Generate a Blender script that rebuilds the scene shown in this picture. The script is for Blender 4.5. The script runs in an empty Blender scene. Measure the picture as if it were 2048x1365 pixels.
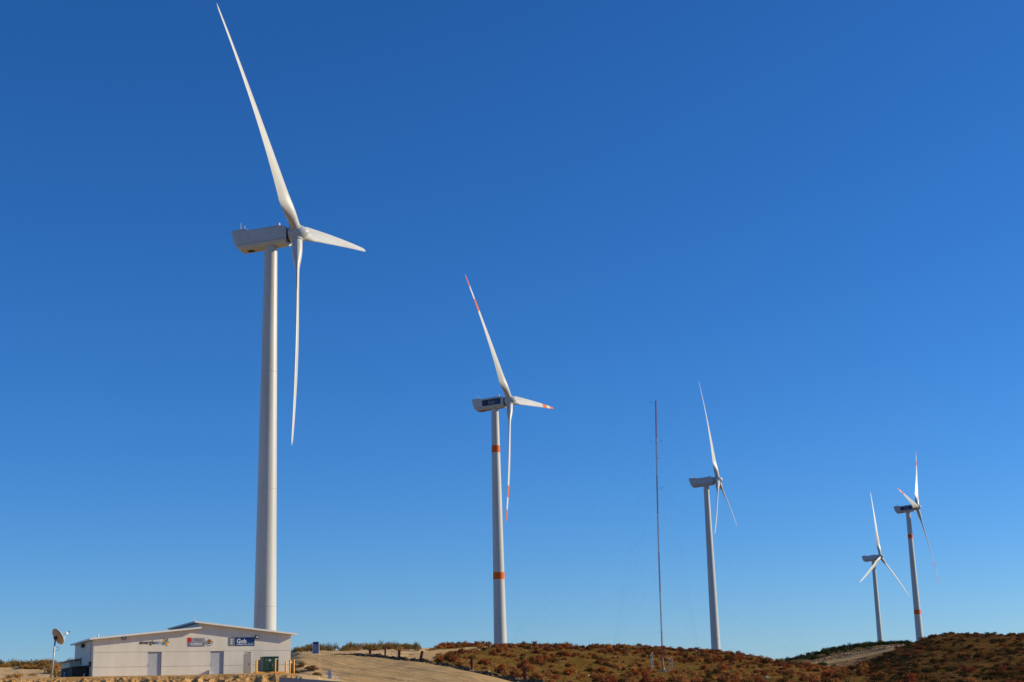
import bpy, math, random
import numpy as np
from mathutils import Matrix, Vector

random.seed(7)
rng = np.random.default_rng(11)
SC = bpy.context.scene
COL = SC.collection

# ------------------------------------------------------------------ camera
IW, IH, FPX = 2048.0, 1365.0, 2850.0
PITCH, ROLL = 0.246, 0.02693
F = np.array([0, math.cos(PITCH), math.sin(PITCH)])
R0 = np.array([1.0, 0, 0])
U0 = np.cross(R0, F)
RV = R0 * math.cos(ROLL) - U0 * math.sin(ROLL)
UV = U0 * math.cos(ROLL) + R0 * math.sin(ROLL)
cd = bpy.data.cameras.new('camera')
cd.sensor_width = 36.0
cd.lens = FPX / IW * 36.0
cd.clip_start = 0.5
cd.clip_end = 20000
cam = bpy.data.objects.new('camera', cd)
COL.objects.link(cam)
cam.matrix_world = Matrix(((RV[0], UV[0], -F[0], 0), (RV[1], UV[1], -F[1], 0), (RV[2], UV[2], -F[2], 0), (0, 0, 0, 1)))
SC.camera = cam

# ------------------------------------------------------------------ sky, sun, exposure
SUN_AZ, SUN_EL = math.radians(80), math.radians(23.5)
world = bpy.data.worlds.new('World')
SC.world = world
world.use_nodes = True
wn = world.node_tree
sky = wn.nodes.new('ShaderNodeTexSky')
sky.sky_type = 'NISHITA'
sky.sun_disc = False
sky.sun_elevation = SUN_EL
sky.sun_rotation = SUN_AZ
sky.altitude = 1300
sky.air_density = 1.1
sky.dust_density = 0.3
sky.ozone_density = 10.0
hs = wn.nodes.new('ShaderNodeHueSaturation')
hs.inputs['Saturation'].default_value = 1.085
hs.inputs['Hue'].default_value = 0.5035
wn.links.new(sky.outputs[0], hs.inputs['Color'])
wn.links.new(hs.outputs[0], wn.nodes['Background'].inputs[0])
wn.nodes['Background'].inputs[1].default_value = 0.13
sd = bpy.data.lights.new('sun', 'SUN')
sd.energy = 5.0
sd.angle = math.radians(0.53)
sd.color = (1.0, 0.89, 0.68)
sun = bpy.data.objects.new('sun', sd)
COL.objects.link(sun)
sdir = Vector((math.sin(SUN_AZ) * math.cos(SUN_EL), math.cos(SUN_AZ) * math.cos(SUN_EL), math.sin(SUN_EL)))
sun.rotation_euler = sdir.to_track_quat('Z', 'Y').to_euler()
sun.location = (60, 20, 60)
vs = SC.view_settings
vs.view_transform = 'Standard'
vs.look = 'None'
vs.exposure = 0.0
vs.gamma = 1.0
vs.use_curve_mapping = False


# ------------------------------------------------------------------ pixel helpers
def ray(x, y):
    return F + RV * (x - IW / 2) / FPX - UV * (y - IH / 2) / FPX


def at(x, y, D):
    r = ray(x, y)
    return r * D / math.hypot(r[0], r[1])


def project(P):
    d = P @ F
    return IW / 2 + FPX * (P @ RV) / d, IH / 2 - FPX * (P @ UV) / d


def az_of(x):
    r = ray(x, 1330)
    return math.atan2(r[0], r[1])


# ------------------------------------------------------------------ object helpers
def tag(o, label=None, cat=None, group=None, kind=None):
    if label: o['label'] = label
    if cat: o['category'] = cat
    if group: o['group'] = group
    if kind: o['kind'] = kind
    return o


def empty(name, loc, rz=0.0):
    o = bpy.data.objects.new(name, None)
    COL.objects.link(o)
    o.location = loc
    o.rotation_euler = (0, 0, rz)
    o.empty_display_size = 0.3
    return o


def link(name, me, parent=None, mat=None, smooth=False):
    o = bpy.data.objects.new(name, me)
    COL.objects.link(o)
    if parent: o.parent = parent
    return o


class MB:
    def __init__(s):
        s.v, s.f, s.m = [], [], []

    def add(s, vs, fs, mi=0):
        b = len(s.v)
        s.v += [tuple(map(float, p)) for p in vs]
        s.f += [tuple(b + i for i in f) for f in fs]
        s.m += [mi] * len(fs)
        return s

    def box(s, x0, x1, y0, y1, z0, z1, mi=0, bev=0.0):
        if bev <= 0:
            v = [(x, y, z) for x in (x0, x1) for y in (y0, y1) for z in (z0, z1)]
            return s.add(v, [(0, 1, 3, 2), (4, 6, 7, 5), (0, 4, 5, 1), (2, 3, 7, 6), (0, 2, 6, 4), (1, 5, 7, 3)], mi)
        import bmesh
        bm = bmesh.new()
        bmesh.ops.create_cube(bm, size=1)
        for v in bm.verts:
            v.co = ((x0 + x1) / 2 + v.co.x * (x1 - x0), (y0 + y1) / 2 + v.co.y * (y1 - y0), (z0 + z1) / 2 + v.co.z * (z1 - z0))
        bmesh.ops.bevel(bm, geom=bm.edges[:], offset=bev, segments=2, affect='EDGES')
        bm.verts.index_update()
        s.add([v.co[:] for v in bm.verts], [[v.index for v in f.verts] for f in bm.faces], mi)
        bm.free()
        return s

    def tube(s, p, q, r0, r1=None, n=8, mi=0, cap=True):
        r1 = r0 if r1 is None else r1
        p, q = Vector(p), Vector(q)
        d = (q - p).normalized()
        a = d.orthogonal().normalized()
        b = d.cross(a)
        vs = []
        for c, r in ((p, r0), (q, r1)):
            for i in range(n):
                t = 2 * math.pi * i / n
                vs.append(c + a * math.cos(t) * r + b * math.sin(t) * r)
        fs = [(i, (i + 1) % n, n + (i + 1) % n, n + i) for i in range(n)]
        if cap: fs += [tuple(reversed(range(n))), tuple(range(n, 2 * n))]
        return s.add(vs, fs, mi)

    def path(s, pts, r, n=6, mi=0):
        for a, b in zip(pts[:-1], pts[1:]): s.tube(a, b, r, r, n, mi)
        return s

    def lathe(s, prof, n=32, axis='z', mi=0, capends=True):
        # prof: (t along axis, radius)
        vs = []
        for t, r in prof:
            for i in range(n):
                a = 2 * math.pi * i / n
                c, d = r * math.cos(a), r * math.sin(a)
                vs.append((c, d, t) if axis == 'z' else (t, c, d))
        fs = []
        for k in range(len(prof) - 1):
            for i in range(n):
                j = (i + 1) % n
                fs.append((k * n + i, k * n + j, (k + 1) * n + j, (k + 1) * n + i))
        if capends:
            fs += [tuple(reversed(range(n))), tuple(range((len(prof) - 1) * n, len(prof) * n))]
        return s.add(vs, fs, mi)

    def prism(s, poly, y0, y1, mi=0):
        # poly in (x,z), extruded along y
        n = len(poly)
        vs = [(x, y0, z) for x, z in poly] + [(x, y1, z) for x, z in poly]
        fs = [tuple(range(n)), tuple(reversed(range(n, 2 * n)))] + [(i, n + i, n + (i + 1) % n, (i + 1) % n) for i in range(n)]
        return s.add(vs, fs, mi)

    def mesh(s, name, mats, smooth=False, auto=None):
        me = bpy.data.meshes.new(name)
        me.from_pydata(s.v, [], s.f)
        for m in (mats if isinstance(mats, (list, tuple)) else [mats]): me.materials.append(m)
        me.polygons.foreach_set('material_index', s.m)
        import bmesh
        bm = bmesh.new(); bm.from_mesh(me)
        bmesh.ops.recalc_face_normals(bm, faces=bm.faces[:])
        if auto is not None:
            for e in bm.edges:
                if len(e.link_faces) == 2 and e.calc_face_angle(0) > auto: e.smooth = False
            smooth = True
        bm.to_mesh(me); bm.free()
        if smooth: me.polygons.foreach_set('use_smooth', [True] * len(me.polygons))
        me.update()
        return me

    def build(s, name, mats, parent=None, smooth=False, auto=None):
        return link(name, s.mesh(name, mats, smooth, auto), parent)


# ------------------------------------------------------------------ materials
def mat(name, c1, c2=None, scale=4.0, rough=0.6, bump=0.0, bscale=40.0, detail=6.0, metal=0.0, stretch=None, c3=None, spec=None, trans=0.0):
    m = bpy.data.materials.new(name)
    m.use_nodes = True
    nt = m.node_tree
    b = nt.nodes['Principled BSDF']
    b.inputs['Roughness'].default_value = rough
    b.inputs['Metallic'].default_value = metal
    if spec is not None: b.inputs['Specular IOR Level'].default_value = spec
    tc = nt.nodes.new('ShaderNodeTexCoord')
    vec = tc.outputs['Object']
    if stretch:
        mp = nt.nodes.new('ShaderNodeMapping')
        mp.inputs['Scale'].default_value = stretch
        nt.links.new(vec, mp.inputs[0]); vec = mp.outputs[0]
    if c2 is None:
        b.inputs['Base Color'].default_value = (*c1, 1)
    else:
        n = nt.nodes.new('ShaderNodeTexNoise')
        n.inputs['Scale'].default_value = scale
        n.inputs['Detail'].default_value = detail
        n.inputs['Roughness'].default_value = 0.65
        nt.links.new(vec, n.inputs['Vector'])
        r = nt.nodes.new('ShaderNodeValToRGB')
        e = r.color_ramp.elements
        e[0].position, e[0].color = 0.36, (*c1, 1)
        e[1].position, e[1].color = 0.64, (*c2, 1)
        if c3:
            k = e.new(0.76); k.color = (*c3, 1)
        nt.links.new(n.outputs[0], r.inputs[0])
        nt.links.new(r.outputs[0], b.inputs['Base Color'])
    if bump > 0:
        n2 = nt.nodes.new('ShaderNodeTexNoise')
        n2.inputs['Scale'].default_value = bscale
        n2.inputs['Detail'].default_value = 5
        nt.links.new(vec, n2.inputs['Vector'])
        bp = nt.nodes.new('ShaderNodeBump')
        bp.inputs['Strength'].default_value = bump
        bp.inputs['Distance'].default_value = 0.1
        nt.links.new(n2.outputs[0], bp.inputs['Height'])
        nt.links.new(bp.outputs[0], b.inputs['Normal'])
    return m


M = {}
M['white'] = mat('turbine_white', (0.50, 0.485, 0.42), (0.59, 0.575, 0.51), 0.9, 0.40, stretch=(1, 1, 0.06))
M['nacelle'] = mat('nacelle_white', (0.46, 0.485, 0.46), (0.54, 0.555, 0.52), 0.6, 0.42)
M['orange'] = mat('orange_paint', (0.76, 0.115, 0.004), (0.85, 0.155, 0.008), 0.8, 0.55, spec=0.15)
M['tip'] = mat('blade_orange', (0.60, 0.125, 0.003), (0.66, 0.15, 0.004), 0.8, 0.6, spec=0.1)
M['dark'] = mat('dark_rubber', (0.02, 0.02, 0.022), rough=0.6)
M['under'] = mat('underside_hatch', (0.05, 0.045, 0.04), rough=0.7)
M['steel'] = mat('galvanised', (0.42, 0.44, 0.48), (0.55, 0.56, 0.58), 3, 0.4, metal=0.5)
M['fence'] = mat('fence_steel', (0.20, 0.20, 0.21), (0.28, 0.28, 0.29), 3, 0.6)
M['seamdark'] = mat('seam_dark', (0.16, 0.17, 0.17), rough=0.7)
M['seam'] = mat('seam_grey', (0.42, 0.41, 0.39), rough=0.6)
M['wall'] = mat('wall_concrete', (0.78, 0.69, 0.53), (0.87, 0.77, 0.61), 0.9, 0.85, 0.12, 25, stretch=(1, 1, 0.22))
M['backing'] = mat('joint_backing', (0.42, 0.37, 0.30), rough=0.9)  # plain darker tone for the backing seen in panel joints
M['fascia'] = mat('fascia_white', (0.88, 0.82, 0.70), (0.92, 0.87, 0.77), 1.5, 0.6)
M['roof'] = mat('roof_sheet', (0.50, 0.46, 0.41), (0.58, 0.54, 0.48), 1.5, 0.6)
M['door'] = mat('door_grey', (0.44, 0.445, 0.45), (0.49, 0.49, 0.49), 2, 0.55)
M['taupe'] = mat('taupe_metal', (0.42, 0.35, 0.27), (0.47, 0.39, 0.31), 2, 0.5)
M['lamp'] = mat('lamp_black', (0.03, 0.028, 0.027), rough=0.4)
M['lens'] = mat('lamp_glass', (0.5, 0.5, 0.48), rough=0.15)
M['green'] = mat('transformer_green', (0.008, 0.045, 0.022), (0.012, 0.06, 0.03), 3, 0.4)
M['greenfin'] = mat('transformer_fin', (0.22, 0.27, 0.21), rough=0.5)
M['yellow'] = mat('yellow_paint', (0.80, 0.34, 0.015), (0.86, 0.40, 0.03), 6, 0.45)
M['rust'] = mat('rusty_post', (0.12, 0.018, 0.012), (0.20, 0.03, 0.018), 5, 0.75)
M['text_dark'] = mat('text_charcoal', (0.035, 0.03, 0.03), rough=0.6)
M['text_blue'] = mat('text_blue', (0.05, 0.20, 0.42), rough=0.6)
M['text_blue2'] = mat('text_pale_blue', (0.04, 0.12, 0.32), rough=0.6)
M['text_teal'] = mat('text_teal_blue', (0.03, 0.17, 0.32), rough=0.6)
M['text_white'] = mat('text_white', (0.82, 0.82, 0.82), rough=0.6)
M['text_grey'] = mat('text_grey', (0.19, 0.17, 0.17), rough=0.6)
M['gold'] = mat('logo_gold', (0.70, 0.36, 0.015), rough=0.5)
M['teal'] = mat('logo_blue', (0.02, 0.22, 0.45), rough=0.5)
M['red'] = mat('sign_red', (0.62, 0.006, 0.008), rough=0.5)
M['grey1'] = mat('sign_light_grey', (0.36, 0.35, 0.34), rough=0.5)
M['grey2'] = mat('sign_mid_grey', (0.20, 0.20, 0.21), rough=0.5)
M['navy'] = mat('sign_navy', (0.004, 0.028, 0.13), (0.006, 0.05, 0.19), 0.8, 0.4)
M['banner'] = mat('banner_navy_shaded', (0.004, 0.010, 0.050), (0.006, 0.016, 0.070), 0.8, 0.5)  # sign navy darkened to carry the shade on the nacelle side
M['bcrest'] = mat('banner_crest', (0.05, 0.03, 0.06), rough=0.6)
M['crest'] = mat('crest_grey', (0.34, 0.36, 0.37), (0.22, 0.23, 0.25), 7, 0.5)
M['cream'] = mat('emblem_cream', (0.76, 0.72, 0.64), rough=0.6)
M['eagle'] = mat('emblem_brown', (0.40, 0.14, 0.02), (0.28, 0.09, 0.015), 9, 0.6)
M['laurel'] = mat('emblem_green', (0.06, 0.12, 0.04), rough=0.6)
M['board'] = mat('board_blue', (0.10, 0.14, 0.30), (0.13, 0.18, 0.36), 2, 0.5)
M['board_dark'] = mat('board_navy', (0.02, 0.03, 0.12), rough=0.5)
M['mastred'] = mat('mast_red', (0.30, 0.012, 0.010), rough=0.5)
M['mastwhite'] = mat('mast_white', (0.34, 0.32, 0.32), rough=0.5)
M['wire'] = mat('wire_steel', (0.25, 0.26, 0.28), rough=0.4, metal=0.6)
M['concrete'] = mat('grey_concrete', (0.30, 0.29, 0.29), (0.36, 0.35, 0.34), 2, 0.85, 0.2, 20)  # plain mid-grey concrete for walls, plinths and footings
M['dishback'] = mat('dish_back', (0.52, 0.38, 0.22), (0.42, 0.30, 0.17), 2, 0.5)
M['dishwhite'] = mat('dish_white', (0.80, 0.79, 0.76), rough=0.45)
M['charcoal'] = mat('enclosure_black', (0.018, 0.016, 0.018), (0.03, 0.028, 0.03), 3, 0.7)
M['pvc'] = mat('pvc_white', (0.75, 0.75, 0.73), rough=0.5)
M['glass'] = mat('dark_window', (0.03, 0.035, 0.045), rough=0.15)
# soils
M['yard'] = mat('sandy_soil', (0.46, 0.28, 0.12), (0.66, 0.47, 0.25), 0.22, 0.95, 0.5, 3.0, 9, c3=(0.26, 0.16, 0.07), spec=0.0)
M['bank'] = mat('bank_earth', (0.44, 0.225, 0.07), (0.62, 0.37, 0.15), 1.2, 0.95, 0.9, 5.0, 9, c3=(0.60, 0.43, 0.26), spec=0.0)
M['road'] = mat('gravel_road', (0.42, 0.262, 0.112), (0.54, 0.355, 0.168), 0.35, 0.95, 0.35, 6.0, 9, spec=0.0)
M['hill'] = mat('scrub_soil', (0.135, 0.076, 0.016), (0.21, 0.112, 0.030), 0.30, 0.95, 0.9, 2.2, 10, c3=(0.30, 0.17, 0.06), spec=0.0)
M['shadehill'] = mat('scrub_soil_shaded', (0.085, 0.045, 0.014), (0.135, 0.066, 0.022), 0.30, 0.95, 0.9, 2.2, 10, c3=(0.16, 0.09, 0.03), spec=0.0)  # same scrub soil, darkened to stand in for the backlit hill's shade
M['ridge'] = mat('ridge_soil', (0.13, 0.085, 0.025), (0.24, 0.145, 0.055), 0.12, 0.95, 0.9, 1.4, 10, c3=(0.34, 0.22, 0.11), spec=0.0)
M['cut'] = mat('cut_bank_soil', (0.20, 0.105, 0.04), (0.34, 0.19, 0.08), 0.5, 0.95, 0.9, 2.0, 10, c3=(0.18, 0.10, 0.045), spec=0.0)
M['berm'] = mat('berm_soil_shaded', (0.09, 0.055, 0.03), (0.17, 0.11, 0.06), 1.2, 0.95, 0.9, 5.0, 9, spec=0.0)  # earth darkened for shade on the side facing away from the sun
M['rock'] = mat('pale_rock', (0.48, 0.33, 0.19), (0.62, 0.46, 0.30), 2.0, 0.9, 0.5, 8.0, spec=0.0)
M['rock2'] = mat('brown_rock', (0.36, 0.20, 0.10), (0.50, 0.32, 0.19), 2.0, 0.9, 0.5, 8.0, spec=0.0)


def leafmat(name, a, b, tr=0.28):
    m = mat(name, a, b, 2.5, 0.9, spec=0.0)
    nt = m.node_tree
    pb = nt.nodes['Principled BSDF']
    out = nt.nodes['Material Output']
    t = nt.nodes.new('ShaderNodeBsdfTranslucent')
    src = pb.inputs['Base Color'].links[0].from_socket
    nt.links.new(src, t.inputs['Color'])
    mx = nt.nodes.new('ShaderNodeMixShader')
    mx.inputs[0].default_value = tr
    nt.links.new(pb.outputs[0], mx.inputs[1])
    nt.links.new(t.outputs[0], mx.inputs[2])
    nt.links.new(mx.outputs[0], out.inputs['Surface'])
    return m


RUST = [leafmat('shrub_rust', (0.338, 0.102, 0.027), (0.500, 0.162, 0.045)),
        leafmat('shrub_russet', (0.263, 0.081, 0.025), (0.413, 0.129, 0.040)),
        leafmat('shrub_tan', (0.400, 0.172, 0.050), (0.562, 0.258, 0.081)),
        leafmat('shrub_maroon', (0.188, 0.053, 0.024), (0.312, 0.091, 0.038)),
        leafmat('shrub_umber', (0.163, 0.076, 0.025), (0.275, 0.124, 0.038))]
SHADEB = [leafmat('shrub_shaded_brown', (0.055, 0.030, 0.014), (0.10, 0.050, 0.022)), leafmat('shrub_shaded_olive', (0.060, 0.042, 0.014), (0.10, 0.064, 0.02))]  # leaf colours darkened to mimic shade among the shrubs
OLIVE = [leafmat('shrub_olive', (0.237, 0.144, 0.043), (0.362, 0.213, 0.069)),
         leafmat('shrub_straw', (0.413, 0.225, 0.062), (0.575, 0.312, 0.094)),
         leafmat('shrub_sage', (0.163, 0.119, 0.037), (0.250, 0.175, 0.056))]
DGREEN = [leafmat('bush_green', (0.028, 0.042, 0.014), (0.055, 0.070, 0.022), 0.15),
          leafmat('bush_dark', (0.020, 0.032, 0.014), (0.042, 0.050, 0.020), 0.15),
          leafmat('bush_olive_green', (0.06, 0.065, 0.018), (0.10, 0.09, 0.025), 0.15)]
GRASS = [leafmat('grass_olive', (0.145, 0.083, 0.020), (0.22, 0.122, 0.034)),
         leafmat('grass_straw', (0.28, 0.18, 0.05), (0.38, 0.25, 0.08))]
TWIG = mat('twig', (0.07, 0.04, 0.025), rough=0.9)

# ------------------------------------------------------------------ terrain: heights along bearings (distance, image row or height)
NEAR = [(0, -1.65), (50, -1.65), (100, -1.0)]
FAR = [(1200, -5), (3000, -40), (9000, -60)]
PADZ = 2.94
PADX = [(125, 0.9), (131.5, 1.3), (133.6, 1.9), (135.6, 2.72), (136.8, 2.93)]
TAB = {
    -600: PADX + [(165, 2.95), (175, 3.6), (188, 6.3), (200, 6.5), (230, 5.6), (300, 5), (600, 0)],
    0: PADX + [(160, 2.95), (167, 3.5), (176, 1345), (188, 1334), (200, 1336), (230, 5.6), (300, 5), (600, 0)],
    140: PADX + [(164, 2.95), (170, 3.5), (178, 1345), (190, 1334), (202, 1336), (230, 5.6), (300, 5), (600, 0)],
    300: PADX + [(172, 2.95), (185, 4.0), (205, 5.2), (248, 6.0), (300, 5.5), (600, 0)],
    555: PADX + [(163, 2.95), (185, 4.0), (205, 5.6), (228, 6.6), (250, 6.8), (275, 8.2), (300, 8), (400, 6), (600, 2)],
    598: [(125, 0.6), (131, 1.2), (134, 2.2), (137, 2.80), (155, 2.93), (158, 2.5), (163, 2.0), (167, 2.1), (173, 1333), (188, 1325), (205, 1316), (225, 1311), (240, 1309), (262, 1302), (275, 1300), (300, 1302), (400, 8), (600, 2)],
    640: [(125, 0.6), (131, 1.2), (136, 2.4), (155, 2.93), (160, 2.75), (166, 2.7), (172, 1341), (184, 1333), (205, 1319), (225, 1311), (240, 1309), (262, 1302), (280, 1300), (300, 1301), (400, 8), (600, 2)],
    700: [(125, 0.7), (140, 1366), (160, 1353), (180, 1340), (200, 1326), (222, 1311), (228, 1310), (250, 1305), (275, 1299.5), (290, 1298.5), (310, 1300), (400, 9), (600, 3)],
    760: [(125, 0.7), (140, 1370), (160, 1356), (180, 1343), (200, 1327), (213, 1315.5), (217, 1314), (240, 1306), (270, 1300), (285, 1297.5), (310, 1299), (400, 10), (600, 4)],
    830: [(125, 0.6), (140, 1372), (160, 1359), (180, 1342), (195, 1325), (201, 1322), (220, 1316), (250, 1307), (285, 1298), (300, 1297), (330, 1298), (400, 11), (600, 6)],
    900: [(125, 0.5), (140, 1376), (160, 1362), (175, 1346), (186, 1334), (190, 1331), (220, 1318), (260, 1307), (300, 1299), (335, 1292), (355, 1292), (420, 12), (600, 8)],
    960: [(125, 0.4), (140, 1380), (160, 1366), (173, 1351), (179, 1346.5), (185, 1343), (220, 1328), (260, 1313), (300, 1301), (340, 1293.5), (360, 1293), (431, 12), (600, 8)],
    1030: [(140, 1385), (160, 1375), (172, 1365), (176, 1361), (220, 1340), (260, 1321), (300, 1305), (340, 1294), (365, 1293), (431, 12.2), (600, 8)],
    1100: [(140, 1388), (172, 1372), (200, 1357), (240, 1338), (280, 1319), (320, 1303), (355, 1293.5), (375, 1293), (430, 12), (600, 9)],
    1200: [(140, 1390), (172, 1375), (220, 1359), (260, 1342), (300, 1324), (340, 1306), (375, 1295.5), (395, 1294.5), (450, 12.5), (600, 10.5)],
    1325: [(140, 1390), (172, 1375), (230, 1359), (290, 1345), (320, 1330), (350, 1315), (385, 1301), (405, 1298), (450, 12.5), (600, 10.6)],
    1430: [(140, 1390), (172, 1375), (230, 1360), (290, 1345), (330, 1329), (365, 1314), (390, 1307), (405, 1306), (450, 11), (607, 10.6)],
    1500: [(140, 1390), (172, 1374), (230, 1361), (290, 1345), (330, 1331), (365, 1319), (385, 1315.5), (400, 1315), (450, 9.5), (600, 9)],
    1570: [(140, 1388), (172, 1373), (230, 1361), (290, 1348), (330, 1337), (360, 1328.5), (380, 1327), (395, 1327), (450, 6.5), (500, 1333), (540, 1327), (570, 1325.5), (600, 1326), (700, 8)],
    1640: [(140, 1388), (172, 1371), (230, 1361), (290, 1350), (330, 1342), (355, 1338), (370, 1338), (440, 1345), (480, 1338), (508, 1331), (511, 1330), (521, 1327), (526, 1322), (555, 1309.5), (575, 1308), (600, 1309), (700, 10)],
    1700: [(140, 1386), (172, 1369), (230, 1358), (290, 1348), (320, 1345), (340, 1346), (420, 1352), (470, 1346), (495, 1338), (508, 1322.5), (511, 1321), (521, 1317.5), (527, 1309), (550, 1299.5), (575, 1296), (600, 1297), (700, 14), (900, 8)],
    1760: [(140, 1384), (172, 1367), (230, 1349), (280, 1328), (305, 1317), (315, 1316), (340, 1319), (420, 1338), (470, 1333), (498, 1322), (508, 1309.5), (511, 1308), (521, 1303.5), (528, 1298), (550, 1291.5), (575, 1289), (600, 1290), (700, 15), (900, 8)],
    1815: [(140, 1384), (172, 1366), (230, 1338), (280, 1311), (310, 1298), (325, 1295), (345, 1297), (420, 1330), (470, 1325), (500, 1308), (509, 1294), (513, 1292.5), (521, 1290), (530, 1287), (560, 1286), (600, 1288), (700, 16), (790, 15.9)],
    1850: [(140, 1383), (172, 1365), (230, 1335), (280, 1304), (315, 1285.5), (335, 1281), (350, 1282), (420, 1320), (500, 1308), (560, 1292), (620, 1290), (790, 15.9)],
    1890: [(140, 1382), (172, 1364), (230, 1333), (280, 1299), (320, 1276), (345, 1269), (360, 1269.5), (420, 1300), (500, 1310), (700, 14), (790, 15)],
    1960: [(140, 1380), (172, 1362), (230, 1330), (280, 1298), (320, 1278), (350, 1271), (370, 1270.5), (450, 1290), (600, 12)],
    2048: [(140, 1378), (172, 1360), (230, 1330), (280, 1299), (320, 1282), (350, 1275), (375, 1274.5), (450, 1290), (600, 12)],
    2400: [(140, 1366), (172, 1350), (230, 1325), (280, 1298), (320, 1285), (350, 1280), (380, 1280), (450, 1290), (600, 12)],
}


def height_of(x, D, y):
    return y if y < 400 else float(at(x, y, D)[2])


_cols = sorted(TAB)
_caz = np.array([az_of(x) for x in _cols])
Drow = np.concatenate([np.array([0.6, 4, 10, 18, 28, 40, 55, 70, 85, 98, 108, 115, 120]), np.arange(122, 131, 1.0), np.arange(131, 138.4, 0.12),
                       np.arange(138.6, 420, 0.85), np.arange(420, 645, 2.0), np.arange(650, 1200, 25), np.array([1200, 1400, 1700, 2100, 2600, 3300, 4500, 6500, 9000])])
_prof = np.zeros((len(_cols), len(Drow)))
for i, x in enumerate(_cols):
    pts = NEAR + TAB[x] + FAR
    d = np.array([p[0] for p in pts], float)
    z = np.array([height_of(x, p[0], p[1]) for p in pts])
    _prof[i] = np.interp(Drow, d, z)
a0, a1, a2 = az_of(-160), az_of(640), az_of(2210)
AZ = np.concatenate([np.linspace(-math.pi, a0, 60)[:-1], np.arange(a0, a1, math.radians(0.05)), np.arange(a1, a2, math.radians(0.09)), np.linspace(a2, math.pi, 60)])
Z = np.zeros((len(AZ), len(Drow)))
for j in range(len(Drow)):
    Z[:, j] = np.interp(AZ, _caz, _prof[:, j])
# smooth the fold lines (not the bank)
for _ in range(6):
    Zs = Z.copy()
    Zs[:, 1:-1] = 0.25 * Z[:, :-2] + 0.5 * Z[:, 1:-1] + 0.25 * Z[:, 2:]
    keep = (Drow > 130) & (Drow < 140)
    Zs[:, keep] = Z[:, keep]
    Z = Zs
for _ in range(30):
    Zs = Z.copy()
    Zs[1:-1] = 0.25 * Z[:-2] + 0.5 * Z[1:-1] + 0.25 * Z[2:]
    Z = Zs
side = np.clip((np.abs(AZ) - 0.6) / 0.9, 0, 1)
side = side * side * (3 - 2 * side)
flat = np.interp(Drow, [0, 300, 1200, 3000, 9000], [-1.65, 0, -5, -40, -60])
Z = Z * (1 - side[:, None]) + flat[None, :] * side[:, None]
GX = np.sin(AZ)[:, None] * Drow[None, :]
GY = np.cos(AZ)[:, None] * Drow[None, :]


def vnoise(x, y, s, seed=0):
    x = x / s; y = y / s
    xi = np.floor(x).astype(np.int64); yi = np.floor(y).astype(np.int64)
    fx = x - xi; fy = y - yi
    fx = fx * fx * (3 - 2 * fx); fy = fy * fy * (3 - 2 * fy)

    def h(a, b):
        n = (a * 374761393 + b * 668265263 + seed * 982451653) & 0x7fffffff
        n = ((n ^ (n >> 13)) * 1274126177) & 0x7fffffff
        return ((n ^ (n >> 16)) & 0xffff) / 65535.0
    return (h(xi, yi) * (1 - fx) + h(xi + 1, yi) * fx) * (1 - fy) + (h(xi, yi + 1) * (1 - fx) + h(xi + 1, yi + 1) * fx) * fy - 0.5


# image position of every grid vertex (used to say which ground is road)
P3 = np.stack([GX, GY, Z], -1)
dd = P3 @ F
front = dd > 1
dd = np.where(front, dd, 1)
PU = np.where(front, IW / 2 + FPX * (P3 @ RV) / dd, -9999)
PV = np.where(front, IH / 2 - FPX * (P3 @ UV) / dd, -9999)


def inpoly(px, py, poly):
    r = np.zeros(px.shape, bool)
    n = len(poly)
    for i in range(n):
        x0, y0 = poly[i]; x1, y1 = poly[(i + 1) % n]
        if y0 == y1: continue
        c = ((y0 > py) != (y1 > py)) & (px < (x1 - x0) * (py - y0) / (y1 - y0) + x0)
        r ^= c
    return r


MAIN = [(570, 1312), (640, 1310.5), (700, 1310), (760, 1313.8), (830, 1321.5), (900, 1332.5), (960, 1347), (1032, 1365), (1100, 1385), (1100, 1420), (640, 1420), (690, 1366), (655, 1349), (620, 1338), (596, 1328), (570, 1322)]
TRACK = [(798, 1317), (826, 1307), (867, 1300), (905, 1297.5), (945, 1294.5), (968, 1292), (975, 1294.5), (925, 1300.5), (905, 1304.5), (880, 1310), (856, 1326), (830, 1323)]
DG = np.broadcast_to(Drow[None, :], Z.shape)
ju = PU + vnoise(GX, GY, 1.5, 5) * 5
jv = PV + vnoise(GX, GY, 2.0, 6) * 1.6
in_main = inpoly(ju, jv, MAIN) & (DG > 138) & (DG < 262)
in_track = inpoly(ju, jv, TRACK) & (DG > 195) & (DG < 352) & ~in_main
in_ridge = (DG > 510) & (DG < 521.5) & (PU > 1560) & (PU < 1835)
road = in_main | in_track | in_ridge
in_bank = (DG > 130.8) & (DG < 137.2) & (PU > -700) & (PU < 590)
yardish = (DG >= 136) & (DG < 160) & (PU < 640)

amp = np.where(road, 0.10, 1.0) * np.where(yardish, 0.15, 1.0)
rough = vnoise(GX, GY, 14, 1) * 0.7 + vnoise(GX, GY, 5, 2) * 0.35 + vnoise(GX, GY, 1.9, 3) * 0.22 + vnoise(GX, GY, 0.9, 4) * 0.10
Z = Z + rough * amp * np.clip((DG - 100) / 60, 0.15, 1.0)
bt = np.clip(1 - np.abs(DG - 133.6) / np.where(DG > 133.6, 2.6, 3.2), 0, 1) ** 0.7 * np.where((PU > -900) & (PU < 600), 1, 0)
n1 = np.abs(vnoise(GX, GY, 1.1, 21)) * 2
n2 = np.abs(vnoise(GX, GY, 0.45, 22)) * 2
Z = Z + bt * (0.10 - n1 * 0.85 - n2 * 0.45 + vnoise(GX, GY, 4, 23) * 0.25)
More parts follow.
